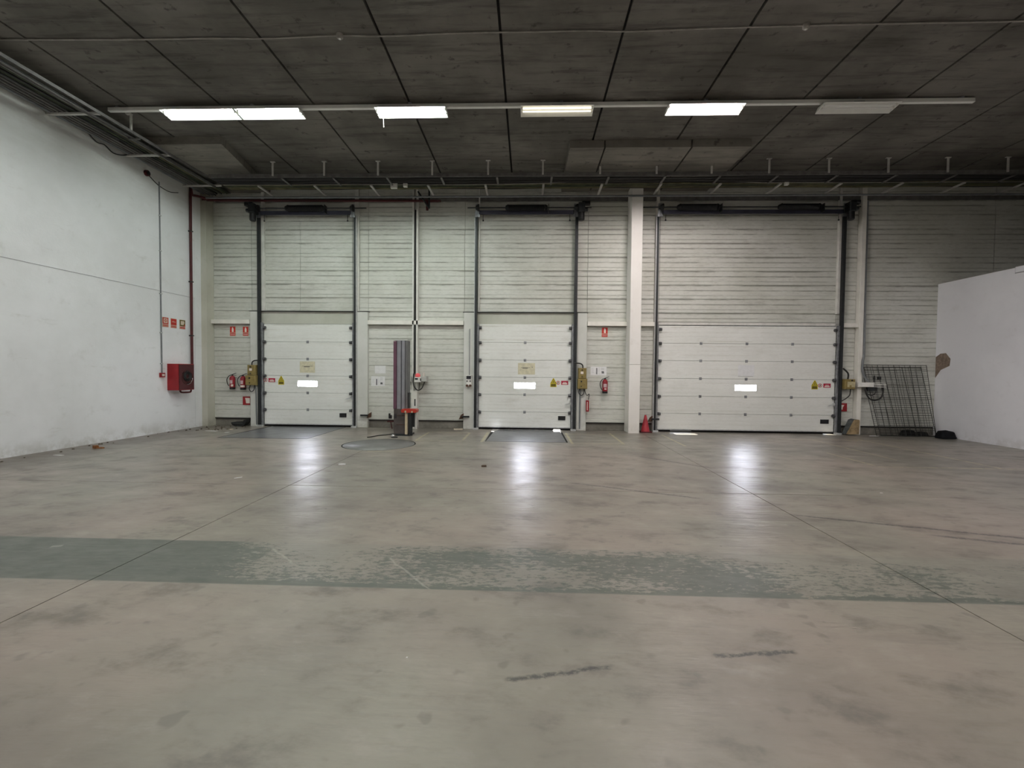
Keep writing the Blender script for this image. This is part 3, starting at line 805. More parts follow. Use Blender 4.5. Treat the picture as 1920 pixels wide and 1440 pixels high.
# ------------------------------------------------------------------ luminaires
def luminaire(x0, x1, y, z, tubes, k, lab, col, group='ceiling luminaires', open_sides=False):
    cx = (x0 + x1) / 2
    t = thing('ceiling_light', lab, 'light', (cx, y, z), group)
    w = 0.165
    lip = z - 0.075 if not open_sides else z - 0.012
    prof_ = [(y - 0.09, z), (y + 0.09, z), (y + w, lip + 0.004), (y + w, lip), (y + w - 0.006, lip), (y + 0.085, z - 0.008), (y - 0.085, z - 0.008), (y - w + 0.006, z - 0.036), (y - w, z - 0.036), (y - w, z - 0.030)]
    MB().extrude_x(prof_, x0, x1).build('reflector', FIXW, t)
    for xe in (x0, x1 - 0.012):
        MB().plate_yz([(y - w, z - 0.036), (y + w, lip), (y + 0.09, z), (y - 0.09, z)], xe, xe + 0.012).build('end_cap', FIXW, t)
    MB().box(cx - 0.10, cx + 0.10, y - 0.04, y + 0.04, z, z + 0.06).build('mounting', GALVL, t)
    m = tube_mat('tube_' + col[0], col[1], k)
    for ty, tz in ((-0.05, -0.030), (0.03, -0.045)):
        MB().cyl((x0 + 0.04, y + ty, z + tz), (x1 - 0.04, y + ty, z + tz), 0.013, 10).build('tube', m, t)
        for xe in (x0 + 0.012, x1 - 0.042):
            MB().box(xe, xe + 0.03, y + ty - 0.018, y + ty + 0.018, z + tz - 0.022, z - 0.008).build('lamp_holder', WHITEPL, t)
    return t
LZ = 6.875
LY = 9.10
luminaire(-7.43, -5.92, LY, LZ, 2, TUBE * 0.36, 'lit twin tube ceiling light at the end of the rail nearest the whitewashed wall', ('cool_a', COOL))
luminaire(-5.90, -4.59, LY, LZ, 2, TUBE * 0.62, 'lit twin tube ceiling light butted against its neighbour on the rail', ('cool_b', COOL))
luminaire(-3.08, -1.665, LY, LZ, 2, TUBE * 0.90, 'brightly lit single-standing ceiling light above the wrapping mast', ('cool_c', COOL))
luminaire(-0.20, 1.225, LY, LZ, 2, 1.6, 'weakly glowing yellowish ceiling light above the middle door', ('dim', WARM))
luminaire(2.66, 4.11, LY, LZ, 2, TUBE * 1.60, 'brightest pinkish ceiling light with glare on the rail', ('pink', PINK))
luminaire(5.59, 7.0, LY, LZ, 2, 0.0, 'unlit ceiling light near the free end of the rail', ('off', WARM))
# further rows of the same hall, behind the camera
for y, xs in ((3.0, (-7.4, -3.4, 0.8, 5.0, 9.3)), (-3.2, (-7.4, -3.2, 1.2, 5.4, 9.4))):
    for i, x in enumerate(xs):
        luminaire(x, x + 1.45, y, LZ + 0.02, 2, TUBE * (0.74 if i < 4 else 0.95), ('first', 'second', 'third', 'fourth', 'fifth')[i] + ' lit ceiling light from the whitewashed wall, on the ' + ('rail overhead' if y > 0 else 'rail behind the camera'), ('row', NEUTRAL), 'ceiling lights behind the camera')
    rr = MB().box(-8.6, 11, y - 0.03, y + 0.03, 6.93, 7.0).build('light_rail', GALVL)
    tag(rr, 'white trunking of the ceiling lights ' + ('overhead, out of the picture' if y > 0 else 'behind the camera'), 'rail', 'rails behind the camera')
t = thing('light_rail', 'long white trunking rail carrying the ceiling lights across the hall', 'rail', (0, LY, 6.9))
MB().box(-8.60, 8.45, LY - 0.035, LY + 0.035, 6.90, 6.975, 0.006).build('trunking', FIXW, t)
for x in (-8.4, -5.6, -2.4, 0.6, 3.4, 6.3, 8.2):
    MB().box(x - 0.03, x + 0.03, LY - 0.05, LY + 0.05, 6.972, 7.002).build('ceiling_clip', GALV, t)
tag(MB().cyl((-2.98, LY + 0.12, 6.80), (-2.975, LY + 0.13, 6.60), 0.006, 6).build('pull_cord', CABLEW), 'short white cord dangling below the light above the wrapping mast', 'cord')

# surface cable with two round boxes across the ceiling
cp = [(-9.4, 7.21), (-8.6, 7.21), (-6.25, 7.25), (-5.1, 7.25), (-4.24, 7.275), (-3.04, 7.235), (-2.39, 7.265), (-1.14, 7.225), (0.0, 7.225), (0.85, 7.22), (1.52, 7.25), (2.81, 7.21), (4.17, 7.19), (5.26, 7.18), (7.34, 7.175), (9.5, 7.17), (12, 7.16)]
tag(MB().tube([(x, y, 6.982) for x, y in cp], 0.012, 8, 4).build('ceiling_cable', CABLEW), 'thin pale cable clipped in a wavy run across the dark ceiling', 'cable')
for x, y, lab in ((-3.04, 7.235, 'small round junction box on the ceiling cable above the lit lights'), (4.17, 7.19, 'small round junction box on the ceiling cable towards the unlit light')):
    t = thing('junction_box', lab, 'junction box', (x, y, 6.99))
    MB().lathe((x, y, 6.93), [(0.0001, 0.0), (0.035, 0.0), (0.052, 0.02), (0.055, 0.068)], 18).build('housing', CABLEW, t)
    MB().lathe((x, y, 6.922), [(0.0001, 0.0), (0.018, 0.0), (0.020, 0.01)], 12).build('lens', WHITEPL, t)

# ------------------------------------------------------------------ cable trays
def tray_front():
    t = thing('cable_tray', 'hanging steel cable tray running above the doors below the ceiling', 'cable tray', (2, 11.75, 6.65))
    MB().box(-8.30, 16.5, 11.57, 11.60, 6.61, 6.70).build('front_rail', TRAYM, t)
    MB().box(-8.36, 16.5, 12.0, 12.03, 6.65, 6.68).build('rear_rail', TRAYM, t)
    for i in range(17):
        x = -6.65 + 1.48 * i if i < 6 else -6.65 + 1.40 * 5 + 0.1 + 1.46 * (i - 5)
        x = [-6.60, -5.26, -3.87, -2.48, -1.06, 0.32, 1.75, 3.15, 4.5, 5.90, 7.34, 8.76, 10.17, 11.58, 13.0, 14.4, 15.8][i]
        MB().box(x - 0.022, x + 0.022, 11.54, 11.562, 6.64, 7.0).box(x - 0.06, x + 0.06, 11.53, 11.575, 6.985, 7.0).build('hanger', ARMM, t)
        MB().box(x + 0.20, x + 0.25, 11.56, 12.03, 6.575, 6.60).build('cross_arm', TRAYM, t)
    for k in range(5):
        y = 11.66 + 0.08 * k
        pts = [(-8.3 + i * 1.55, y + random.uniform(-0.015, 0.015), 6.625 + random.uniform(-0.008, 0.012)) for i in range(17)]
        MB().tube(pts, 0.016 + 0.004 * (k % 2), 6).build('cable', CABLEK, t)
tray_front()
t = thing('cable_tray', 'wide bracket tray of dusty green cables along the top of the panel wall', 'cable tray', (2, 12.7, 6.7))
for k in range(-6, 11):
    x = 0.36 + 1.555 * k
    if x < -8.9: continue
    MB().box(x - 0.028, x + 0.028, 12.27, 13.148, 6.665, 6.70).build('bracket_arm', ARMM, t)
for k in range(15):
    y = 12.30 + 0.0215 * k
    pts = [(-8.38 + i * 1.55, y + random.uniform(-0.02, 0.02), 6.722 + random.uniform(-0.004, 0.02)) for i in range(17)]
    MB().tube(pts, random.choice((0.014, 0.02, 0.024)), 6).build('cable', random.choice((CABLEG, CABLEG, CABLEY, CABLEK)), t)
pts = [(-8.38, 12.26, 6.70), (-5, 12.27, 6.705), (-1.5, 12.30, 6.70), (0.5, 12.26, 6.715), (2.2, 12.2, 6.76), (4.0, 12.2, 6.77), (6, 12.25, 6.70), (6.7, 12.25, 6.695), (9, 12.28, 6.70), (16, 12.28, 6.70)]
MB().tube(pts, 0.010, 6, 4).build('loose_cable', CABLEW, t)
MB().box(-9.2, 2.78, 13.09, 13.14, 6.56, 6.66).box(3.12, 16.5, 13.09, 13.14, 6.56, 6.66).build('rear_channel', TRAYM, t)
tag(MB().cyl((-9.12, 12.60, 6.49), (16.5, 12.60, 6.51), 0.026, 10).build('conduit_pipe', CONDUIT), 'thin grey conduit running level under the wide tray along the panel wall', 'conduit')
for x, w, lab in ((-3.66, 0.085, 'larger white junction box on the green cable tray'), (-3.35, 0.05, 'small white junction box on the green cable tray'), (6.70, 0.045, 'little pale box on the green cable tray above the widest door')):
    tag(MB().box(x - w, x + w, 12.18, 12.268, 6.665 - w, 6.665 + w, 0.01).cyl((x, 12.18, 6.665), (x, 12.175, 6.665), w * 0.3, 10).build('junction_box', WHITEPL), lab, 'junction box')
# V bracket of struts near the red pipe end
t = thing('strut_bracket', 'dark V shaped steel strut under the tray beside the red pipe end', 'bracket', (-2.8, 12.8, 6.5))
MB().cyl((-2.83, 12.80, 6.86), (-2.83, 12.80, 6.25), 0.025, 8).build('upright', DARKM, t)
MB().cyl((-3.15, 12.80, 6.72), (-2.83, 12.80, 6.25), 0.022, 8).build('diagonal', DARKM, t)

# side wall tray
t = thing('cable_tray', 'hanging steel rail of the tray following the whitewashed side wall', 'cable tray', (-8.4, 6, 6.65))
MB().prism([(-8.50, 2.0), (-8.48, 2.0), (-8.30, 11.56), (-8.32, 11.56)], 6.60, 6.655).build('inner_rail', TRAYM, t)
MB().prism([(-8.76, 2.0), (-8.73, 2.0), (-8.55, 12.2), (-8.58, 12.2)], 6.60, 6.655).build('outer_rail', TRAYM, t)
for y in (3.9, 9.35):
    xx = -8.50 + 0.0188 * (y - 2)
    MB().box(xx - 0.012, xx + 0.012, y - 0.022, y + 0.022, 6.64, 7.0).box(xx - 0.10, xx + 0.02, y - 0.03, y + 0.03, 6.98, 7.0).build('hanger', ARMM, t)
    MB().box(xx - 0.25, xx, y + 0.2, y + 0.24, 6.575, 6.60).build('cross_arm', TRAYM, t)
t = thing('cable_tray', 'bracket tray of dusty cables fixed along the whitewashed side wall', 'cable tray', (-9, 6, 6.7))
for y in (3.35, 5.1, 6.95, 8.78, 10.50, 12.24):
    MB().box(wlx(y), -8.44, y - 0.03, y + 0.03, 6.665, 6.70).build('bracket_arm', ARMM, t)
for k in range(9):
    x = -8.62 - 0.048 * k
    pts = [(x - 0.02 * (13 - yy) + random.uniform(-0.012, 0.012), yy, 6.722 + random.uniform(-0.004, 0.02)) for yy in (1.5, 3, 4.5, 6, 7.5, 9, 10.5, 12, 12.9)]
    MB().tube(pts, random.choice((0.016, 0.022)), 6).build('cable', random.choice((CABLEG, CABLEY, CABLEG, CABLEK)), t)
for x, m, rr in ((-9.12, TRAYM, 0.022), (-9.21, TRAYM, 0.026), (-9.30, TRAYM, 0.022), (-9.39, CONDUIT, 0.03)):
    MB().tube([(x - 0.02 * 11.5, 1.5, 6.715), (x, 13.0, 6.715)], rr, 8).build('conduit_run', m, t)
tag(MB().tube([(wlx(9.7) + 0.05, 9.55, 6.72), (wlx(9.7) + 0.05, 9.75, 6.62), (wlx(9.9) + 0.03, 9.95, 6.66), (wlx(10) + 0.03, 10.15, 6.58), (wlx(10.2) + 0.04, 10.35, 6.62), (wlx(10.2) + 0.06, 10.5, 6.70)], 0.012, 6, 5).build('loose_cable', CABLEK), 'tangle of loose black cable at the top of the whitewashed wall', 'cable')

# ------------------------------------------------------------------ side wall fittings
def fl(mb, name, m, parent=None, **k):
    return mb.build(name, m, parent, **k)
wx = wlx(11.43)
t = thing('wall_conduit', 'thin vertical grey conduit on the whitewashed wall ending at a call point', 'conduit', (wx, 11.43, 4))
MB().cyl((wx + 0.02, 11.42, 6.45), (wx + 0.02, 11.44, 1.56), 0.016, 8).build('pipe', CONDUIT, t)
for z in (5.6, 4.7, 3.6, 2.6, 1.8):
    MB().box(wx, wx + 0.04, 11.40, 11.46, z - 0.012, z + 0.012).build('clip', GALVL, t)
t = thing('call_point', 'small red fire alarm call point below the thin conduit', 'call point', (wx, 11.44, 1.5))
MB().box(wx, wx + 0.055, 11.375, 11.505, 1.445, 1.56).build('housing', REDP, t)
MB().box(wx + 0.055, wx + 0.06, 11.40, 11.48, 1.475, 1.53).build('glass', SIGNW, t)
wx = wlx(11.05)
t = thing('alarm_siren', 'dark red round alarm siren high on the whitewashed wall', 'siren', (wx, 11.05, 6.5))
MB().cyl((wx, 11.05, 6.51), (wx + 0.06, 11.05, 6.51), 0.075, 18, 0.07).build('housing', REDD, t)
MB().cyl((wx + 0.06, 11.05, 6.51), (wx + 0.08, 11.05, 6.51), 0.045, 14).build('grille', DARKM, t)
MB().tube([(wx + 0.02, 11.12, 6.48), (wx + 0.02, 11.4, 6.36), (wx + 0.02, 11.75, 6.33), (wx + 0.03, 12.05, 6.42)], 0.010, 6, 5).build('lead', CABLEK, t)

# red supply pipe, cabinet
t = thing('fire_water_pipe', 'dark red fire water pipe down the side wall and along the panel wall', 'pipe', (-9.4, 12.5, 4))
px = wlx(12.42) + 0.06
MB().tube([(px, 12.42, 1.80), (px, 12.42, 6.42), (px + 0.02, 12.45, 6.50), (px + 0.10, 12.60, 6.53), (px + 0.2, 12.8, 6.535)], 0.034, 10, 3).build('riser', REDD, t)
MB().tube([(px + 0.2, 12.8, 6.535), (-8.9, 12.92, 6.54), (-2.98, 12.95, 6.515), (-2.93, 12.95, 6.50), (-2.92, 12.95, 6.42), (-2.92, 12.96, 6.25)], 0.034, 10, 3).build('level_run', REDD, t)
for z in (2.6, 4.1, 5.5):
    MB().box(px - 0.06, px + 0.04, 12.385, 12.455, z - 0.015, z + 0.015).build('pipe_clip', DARKM, t)
y0, y1, z0, z1, xo = 11.63, 12.19, 1.10, 1.80, -9.205
xi = wlx(11.9)
t = thing('fire_hose_cabinet', 'red fire hose reel cabinet with a round glazed door on the whitewashed wall', 'hose cabinet', (xi, 11.9, 1.45))
MB().prism([(wlx(y0), y0), (xo, y0), (xo, y1), (wlx(y1), y1)], z0, z1).build('body', REDP, t)
d = MB().box(xo, xo + 0.012, y0 + 0.015, y1 - 0.015, z0 + 0.015, z1 - 0.015).build('door', REDD, t)
yc, zc = 11.92, 1.44
ring = [(yc + 0.20 * math.cos(a), zc + 0.20 * math.sin(a)) for a in [2 * math.pi * i / 28 for i in range(28)]]
MB().plate_yz(ring, xo + 0.012, xo + 0.016).build('round_window', simple('hose_window', (0.06, 0.02, 0.02), 0.25, 0, 0.5, 0.3, 20), d)
rh = MB()
for rad in (0.13, 0.10, 0.07):
    rh.tube([(xo + 0.024, yc + rad * math.cos(2 * math.pi * i / 20), zc + 0.03 + rad * math.sin(2 * math.pi * i / 20)) for i in range(21)], 0.012, 6)
rh.build('hose_coil', BLACKP, d)
MB().tube([(xo + 0.03, yc + 0.17 * math.cos(a), zc - 0.02 + 0.17 * math.sin(a)) for a in [math.radians(q) for q in (-100, -75, -50, -25, 0)]], 0.008, 6).build('chrome_arc', CHROME, d)
MB().tube([(xo - 0.05, 11.75, z0 + 0.02), (xo - 0.05, 11.78, z0 - 0.055), (xo - 0.05, 11.95, z0 - 0.07), (xo - 0.05, 12.12, z0 - 0.06), (xo - 0.05, 12.14, z0 + 0.02)], 0.022, 8, 4).build('feed_pipe', REDD, t)

# three fire signs on the side wall
def side_sign(yc, zt, kind, lab):
    x = wlx(yc)
    t = thing('fire_sign', lab, 'sign', (x, yc, zt - 0.12), 'fire signs on the whitewashed wall')
    MB().box(x, x + 0.006, yc - 0.105, yc + 0.105, zt - 0.255, zt).build('backing', CREAMP, t)
    x += 0.006
    if kind == 0:
        MB().box(x, x + 0.003, yc - 0.095, yc + 0.095, zt - 0.175, zt - 0.008).build('red_field', SIGNR, t)
        MB().box(x + 0.003, x + 0.005, yc - 0.065, yc + 0.065, zt - 0.15, zt - 0.03).build('square', CREAMP, t)
        MB().plate_yz([(yc + 0.036 * math.cos(a), zt - 0.09 + 0.036 * math.sin(a)) for a in [2 * math.pi * i / 18 for i in range(18)]], x + 0.005, x + 0.007).build('button_dot', SIGNR, t)
        MB().plate_yz([(yc + 0.018 * math.cos(a), zt - 0.09 + 0.018 * math.sin(a)) for a in [2 * math.pi * i / 14 for i in range(14)]], x + 0.007, x + 0.009).build('button_ring', CREAMP, t)
    elif kind == 1:
        MB().box(x, x + 0.003, yc - 0.095, yc + 0.095, zt - 0.175, zt - 0.008).build('red_field', SIGNR, t)
        MB().box(x + 0.003, x + 0.005, yc - 0.06, yc + 0.06, zt - 0.098, zt - 0.088).box(x + 0.003, x + 0.005, yc - 0.05, yc + 0.02, zt - 0.075, zt - 0.069).build('pictogram', CREAMP, t)
    else:
        MB().box(x, x + 0.003, yc - 0.095, yc + 0.095, zt - 0.175, zt - 0.008).build('dark_field', OLIVE, t)
        MB().plate_yz([(yc - 0.065, zt - 0.14), (yc + 0.04, zt - 0.14), (yc + 0.04, zt - 0.11), (yc + 0.065, zt - 0.09), (yc + 0.05, zt - 0.03), (yc - 0.065, zt - 0.035)], x + 0.003, x + 0.005).build('hose_pictogram', CREAMP, t)
        MB().plate_yz([(yc + 0.04, zt - 0.17), (yc + 0.09, zt - 0.17), (yc + 0.09, zt - 0.11)], x + 0.003, x + 0.005).build('red_corner', SIGNR, t)
    for q in range(3):
        MB().box(x, x + 0.003, yc - 0.09, yc + 0.09, zt - 0.205 - 0.02 * q, zt - 0.191 - 0.02 * q).build('caption_line', SIGNR, t)
side_sign(11.585, 3.015, 0, 'fire alarm sign with a white square and round button, next to the conduit')
side_sign(11.855, 3.01, 1, 'solid red fire sign between two pictogram signs on the whitewashed wall')
side_sign(12.155, 3.01, 2, 'dark framed hose reel sign with cream pictogram beside the red riser')

# ------------------------------------------------------------------ signs and papers on the panel wall
def ext_sign(xc, zt, lab):
    t = thing('extinguisher_sign', lab, 'sign', (xc, 13.14, zt - 0.13))
    y = 13.147
    MB().box(xc - 0.09, xc + 0.09, y - 0.008, y, zt - 0.28, zt).build('backing', CREAMP, t)
    MB().box(xc - 0.082, xc + 0.082, y - 0.012, y - 0.008, zt - 0.185, zt - 0.008).build('red_field', SIGNR, t)
    MB().plate_xz([(xc - 0.025, zt - 0.165), (xc + 0.03, zt - 0.165), (xc + 0.03, zt - 0.07), (xc + 0.012, zt - 0.05), (xc + 0.012, zt - 0.03), (xc - 0.012, zt - 0.03), (xc - 0.02, zt - 0.06), (xc - 0.025, zt - 0.08)], y - 0.015, y - 0.012).build('extinguisher_pictogram', SIGNW, t)
    MB().box(xc - 0.082, xc + 0.082, y - 0.012, y - 0.008, zt - 0.272, zt - 0.20).build('caption_band', SIGNR, t)
    MB().box(xc - 0.07, xc + 0.07, y - 0.014, y - 0.012, zt - 0.242, zt - 0.232).build('caption_line', SIGNW, t)
ext_sign(-8.735, 2.935, 'red extinguisher sign above the leaning black-banded extinguisher, next to the corner')
ext_sign(-8.345, 2.935, 'red extinguisher sign under the beam, next to the grey door jamb')
ext_sign(2.19, 2.975, 'red extinguisher sign between the middle door and the white pillar')

def red_plate(x0, x1, z0, z1, flip, lab):
    t = thing('hose_sign', lab, 'sign', ((x0 + x1) / 2, 13.1, (z0 + z1) / 2))
    MB().box(x0, x1, 13.13, 13.152, z0, z1).build('red_field', REDP, t)
    a, b = (x0 + 0.07, x1) if not flip else (x0, x1 - 0.07)
    h = z1 - z0
    if not flip:
        pts = [(a + 0.03, z0 + 0.05), (b, z0 + 0.05), (b, z1 - 0.04), (a, z1 - 0.04), (a + 0.02, z0 + h * 0.5)]
    else:
        pts = [(a, z0 + 0.05), (b - 0.05, z0 + 0.05), (b - 0.05, z0 + h * 0.45), (b - 0.01, z1 - 0.05), (a, z1 - 0.04)]
    MB().plate_xz(pts, 13.126, 13.13).build('white_pictogram', SIGNW, t)
red_plate(-8.44, -8.225, 0.615, 0.865, False, 'square dark red fire plate low on the wall below the khaki boxes')
red_plate(8.81, 9.03, 0.645, 0.875, True, 'square dark red fire plate tilted low behind the widest door track')

def paper(x0, x1, z0, z1, m, lab, lines, marks, name='paper_notice', tilt=0.0, y=13.145):
    t = thing(name, lab, 'paper', ((x0 + x1) / 2, y, (z0 + z1) / 2))
    MB().plate_xz([(x0, z0 + tilt), (x1, z0), (x1, z1), (x0, z1 + tilt)], y - 0.003, y).build('sheet', m, t)
    for (a, b, c, d) in lines:
        MB().box(x0 + a, x0 + b, y - 0.0045, y - 0.003, z0 + c, z0 + d).build('faint_print', GREYINK, t)
    for (a, b, c, d) in marks:
        MB().box(x0 + a, x0 + b, y - 0.0045, y - 0.003, z0 + c, z0 + d).build('bold_print', INK, t)
    return t
paper(-4.485, -4.165, 1.585, 1.815, PAPER, 'blank white sheet taped above the printed notice beside the mast', [], [])
blobs = lambda x: [(x, x + 0.035, 0.035 + 0.03 * i, 0.058 + 0.03 * i) for i in range(6)]
paper(-4.595, -4.385, 1.215, 1.505, PAPER, 'white notice with faint print and a bold upright word beside the mast', [(0.03, 0.10, 0.20 - 0.03 * i, 0.205 - 0.03 * i) for i in range(4)], blobs(0.145))
paper(-4.38, -4.185, 1.215, 1.50, PAPER, 'white notice with a small dark printed block beside the mast', [(0.05, 0.13, 0.24 - 0.03 * i, 0.245 - 0.03 * i) for i in range(3)], [(0.06, 0.125, 0.085, 0.11), (0.06, 0.125, 0.055, 0.08)])
paper(1.80, 2.045, 1.595, 1.845, PAPER, 'white notice with a bold upright word above the single extinguisher', [(0.03, 0.10, 0.20 - 0.04 * i, 0.205 - 0.04 * i) for i in range(4)], blobs(0.16))
paper(2.05, 2.26, 1.595, 1.845, PAPER, 'white notice with a dark printed block above the single extinguisher', [(0.05, 0.14, 0.20 - 0.02 * i, 0.205 - 0.02 * i) for i in range(3)], [(0.07, 0.14, 0.06, 0.085), (0.065, 0.135, 0.09, 0.115)])
DY = 13.099
paper(-6.70, -6.25, 1.59, 1.92, PAPERY, 'yellowed notice above the window of the door near the side wall', [], [(0.06, 0.38, 0.185, 0.192), (0.12, 0.30, 0.165, 0.178)], y=DY)
paper(-0.29, 0.20, 1.60, 1.93, PAPERY, 'yellowed notice above the window of the middle door', [], [(0.08, 0.36, 0.195, 0.203), (0.13, 0.28, 0.175, 0.187), (0.40, 0.42, 0.20, 0.22)], y=DY)
paper(5.96, 6.41, 1.615, 1.93, simple('pale_sticker', (0.78, 0.79, 0.80), 0.5, 0, 0.3, 0.03, 12), 'blank pale sheet above the window of the widest door', [(0.0, 0.42, -0.012, -0.004)], [], y=DY)

def noentry(xc, zc, lab, w=0.20):
    t = thing('warning_sticker', lab, 'sticker', (xc, DY, zc))
    y = DY
    rx = xc - w * 0.66
    circ = lambda r, n=18: [(rx + r * math.cos(2 * math.pi * i / n), zc + r * math.sin(2 * math.pi * i / n)) for i in range(n)]
    MB().plate_xz(circ(0.055), y - 0.003, y).build('red_ring', SIGNM, t)
    MB().plate_xz(circ(0.040), y - 0.004, y - 0.003).build('white_disc', SIGNW, t)
    MB().plate_xz([(rx - 0.02, zc - 0.03), (rx + 0.015, zc - 0.02), (rx + 0.01, zc + 0.03), (rx - 0.005, zc + 0.03)], y - 0.005, y - 0.004).build('figure', INK, t)
    x0, x1 = xc - 0.04, xc + 0.16
    MB().box(x0, x1, y - 0.003, y, zc - 0.058, zc + 0.058).build('red_plate', SIGNM, t)
    MB().box(x0 + 0.03, x1 - 0.03, y - 0.004, y - 0.003, zc - 0.04, zc - 0.01).box(x0 + 0.05, x1 - 0.05, y - 0.004, y - 0.003, zc + 0.002, zc + 0.018).build('caption', SIGNW, t)
noentry(-7.60, 1.36, 'red no entry sticker on the door near the side wall')
noentry(1.00, 1.37, 'red no entry sticker on the middle door')
noentry(8.38, 1.37, 'red no entry sticker on the widest door')
def yellow(xc, zc, lab):
    t = thing('warning_sticker', lab, 'sticker', (xc, DY, zc))
    y = DY
    MB().plate_xz([(xc - 0.088, zc - 0.12), (xc + 0.088, zc - 0.12), (xc + 0.088, zc - 0.005), (xc + 0.012, zc + 0.135), (xc - 0.012, zc + 0.135), (xc - 0.088, zc - 0.005)], y - 0.002, y).build('sheet', YEL, t)
    MB().plate_xz([(xc - 0.075, zc - 0.01), (xc + 0.075, zc - 0.01), (xc, zc + 0.12)], y - 0.003, y - 0.002).build('triangle', OLIVE, t)
    MB().plate_xz([(xc - 0.052, zc + 0.004), (xc + 0.052, zc + 0.004), (xc, zc + 0.095)], y - 0.004, y - 0.003).build('triangle_field', YEL, t)
    MB().box(xc - 0.008, xc + 0.010, y - 0.005, y - 0.004, zc + 0.012, zc + 0.06).build('symbol', INK, t)
    MB().box(xc - 0.07, xc + 0.07, y - 0.003, y - 0.002, zc - 0.105, zc - 0.03).build('caption', OLIVE, t)
yellow(-7.26, 1.35, 'yellow triangle warning sticker on the door near the side wall')
yellow(0.735, 1.365, 'yellow triangle warning sticker on the middle door')
yellow(8.10, 1.38, 'yellow triangle warning sticker on the widest door')

# ------------------------------------------------------------------ extinguishers
def extinguisher(x, zb, y, lab, lean, h=0.40, r=0.075, small_label=None, band=False, group='wall extinguishers'):
    t = thing('fire_extinguisher', lab, 'extinguisher', (x, y, zb), group)
    MB().lathe((x, y, zb), [(r * 0.96, 0.0), (r, 0.01), (r, 0.06)], 22).build('foot_ring', BLACKP, t)
    MB().lathe((x, y, zb), [(r, 0.06), (r, h * 0.82), (r * 0.86, h * 0.91), (r * 0.5, h * 0.98), (r * 0.28, h)], 22).build('cylinder', REDX, t)
    MB().cyl((x, y, zb + h), (x, y, zb + h + 0.035), 0.022, 12).build('valve', DARKM, t)
    MB().plate_xz([(x - 0.03, zb + h + 0.03), (x + 0.11, zb + h + 0.085), (x + 0.12, zb + h + 0.075), (x - 0.02, zb + h + 0.015)], y - 0.012, y + 0.012).plate_xz([(x - 0.01, zb + h + 0.012), (x + 0.12, zb + h + 0.02), (x + 0.12, zb + h + 0.010), (x - 0.01, zb + h)], y - 0.012, y + 0.012).build('lever', BLACKP, t)
    MB().tube([(x - 0.02, y - 0.01, zb + h + 0.02), (x - 0.09, y - 0.02, zb + h - 0.01), (x - 0.145, y - 0.03, zb + h * 0.72), (x - 0.125, y - 0.03, zb + h * 0.40), (x - 0.085, y - 0.03, zb + 0.10)], 0.011, 8, 5).build('hose', BLACKP, t)
    MB().box(x - 0.03, x + 0.03, y + r * 0.7, 13.15, zb + h * 0.70, zb + h * 0.74).build('wall_hook', DARKM, t)
    lb = MB()
    n = 8
    def patch(z0, z1, a0, a1, off):
        vs = []
        for i in range(n + 1):
            a = a0 + (a1 - a0) * i / n
            for z in (z0, z1):
                vs.append((x + (r + off) * math.sin(a), y - (r + off) * math.cos(a), zb + z))
        return vs, [(2 * i, 2 * i + 2, 2 * i + 3, 2 * i + 1) for i in range(n)]
    MB().add(*patch(h * 0.42, h * 0.68, -0.75, 0.55, 0.0015), True).build('label_patch', simple('extinguisher_label', (0.58, 0.44, 0.46), 0.5, 0, 0.4, 0.15, 40), t)
    if band:
        MB().add(*patch(0.075, 0.135, -1.2, 1.2, 0.0015), True).build('white_band', SIGNW, t)
    elif small_label:
        MB().add(*patch(*small_label, 0.0015), True).build('small_tag', SIGNW, t)
extinguisher(-8.69, 1.08, 13.04, 'red extinguisher with a small square tag, nearer the corner of the pair', 0, small_label=(0.085, 0.145, 0.0, 0.85))
extinguisher(-8.37, 1.07, 13.04, 'red extinguisher with a white band near its foot, beside the khaki boxes', 0, band=True)
extinguisher(2.205, 1.085, 13.04, 'single red extinguisher hanging below the notices beside the white pillar', 0, small_label=(0.11, 0.14, -0.4, 0.4), group=None)

# ------------------------------------------------------------------ control boxes
def khaki_pair(x, lab, mirror):
    s = -1 if mirror else 1
    t = thing('switch_box', lab, 'switch box', (x, 13.0, 1.5))
    u = MB().box(x - 0.11 * 1, x + 0.115, 12.90, 13.06, 1.50, 1.80, 0.012).build('upper_box', KHAKI, t)
    l = MB().box(x - 0.16 * (1 if not mirror else 0.8), x + 0.14, 12.88, 13.06, 1.21, 1.495, 0.012).build('lower_box', KHAKI, t)
    MB().box(x - 0.05, x + 0.03, 12.895, 12.902, 1.63, 1.70).build('label_plate', SIGNW, u)
    MB().cyl((x - 0.01, 12.90, 1.745), (x - 0.01, 12.875, 1.745), 0.020, 12).build('knob', BLACKP, u)
    MB().cyl((x - 0.01, 12.90, 1.555), (x - 0.01, 12.88, 1.555), 0.016, 12).build('knob', DARKM, u)
    MB().cyl((x - 0.03, 12.88, 1.42), (x - 0.03, 12.855, 1.42), 0.022, 12).build('knob', BLACKP, l)
    MB().cyl((x - 0.03, 12.88, 1.28), (x - 0.03, 12.86, 1.28), 0.016, 12).build('knob', DARKM, l)
    e = -1 if mirror else 1
    MB().tube([(x - e * 0.02, 12.98, 1.79), (x - e * 0.01, 12.98, 1.88), (x + e * 0.06, 12.99, 1.93), (x + e * 0.22, 13.0, 1.94)], 0.018, 8, 5).build('feed_cable', CABLEK, t)
    MB().tube([(x - 0.06, 12.97, 1.22), (x - 0.09, 12.96, 1.10), (x - 0.02, 12.95, 1.02), (x + 0.05, 12.96, 1.08), (x + 0.06, 12.97, 1.22)], 0.011, 8, 6).build('loop_cable', CABLEK, t)
khaki_pair(-8.045, 'stacked khaki switch boxes on the jamb beside the extinguisher pair', False)
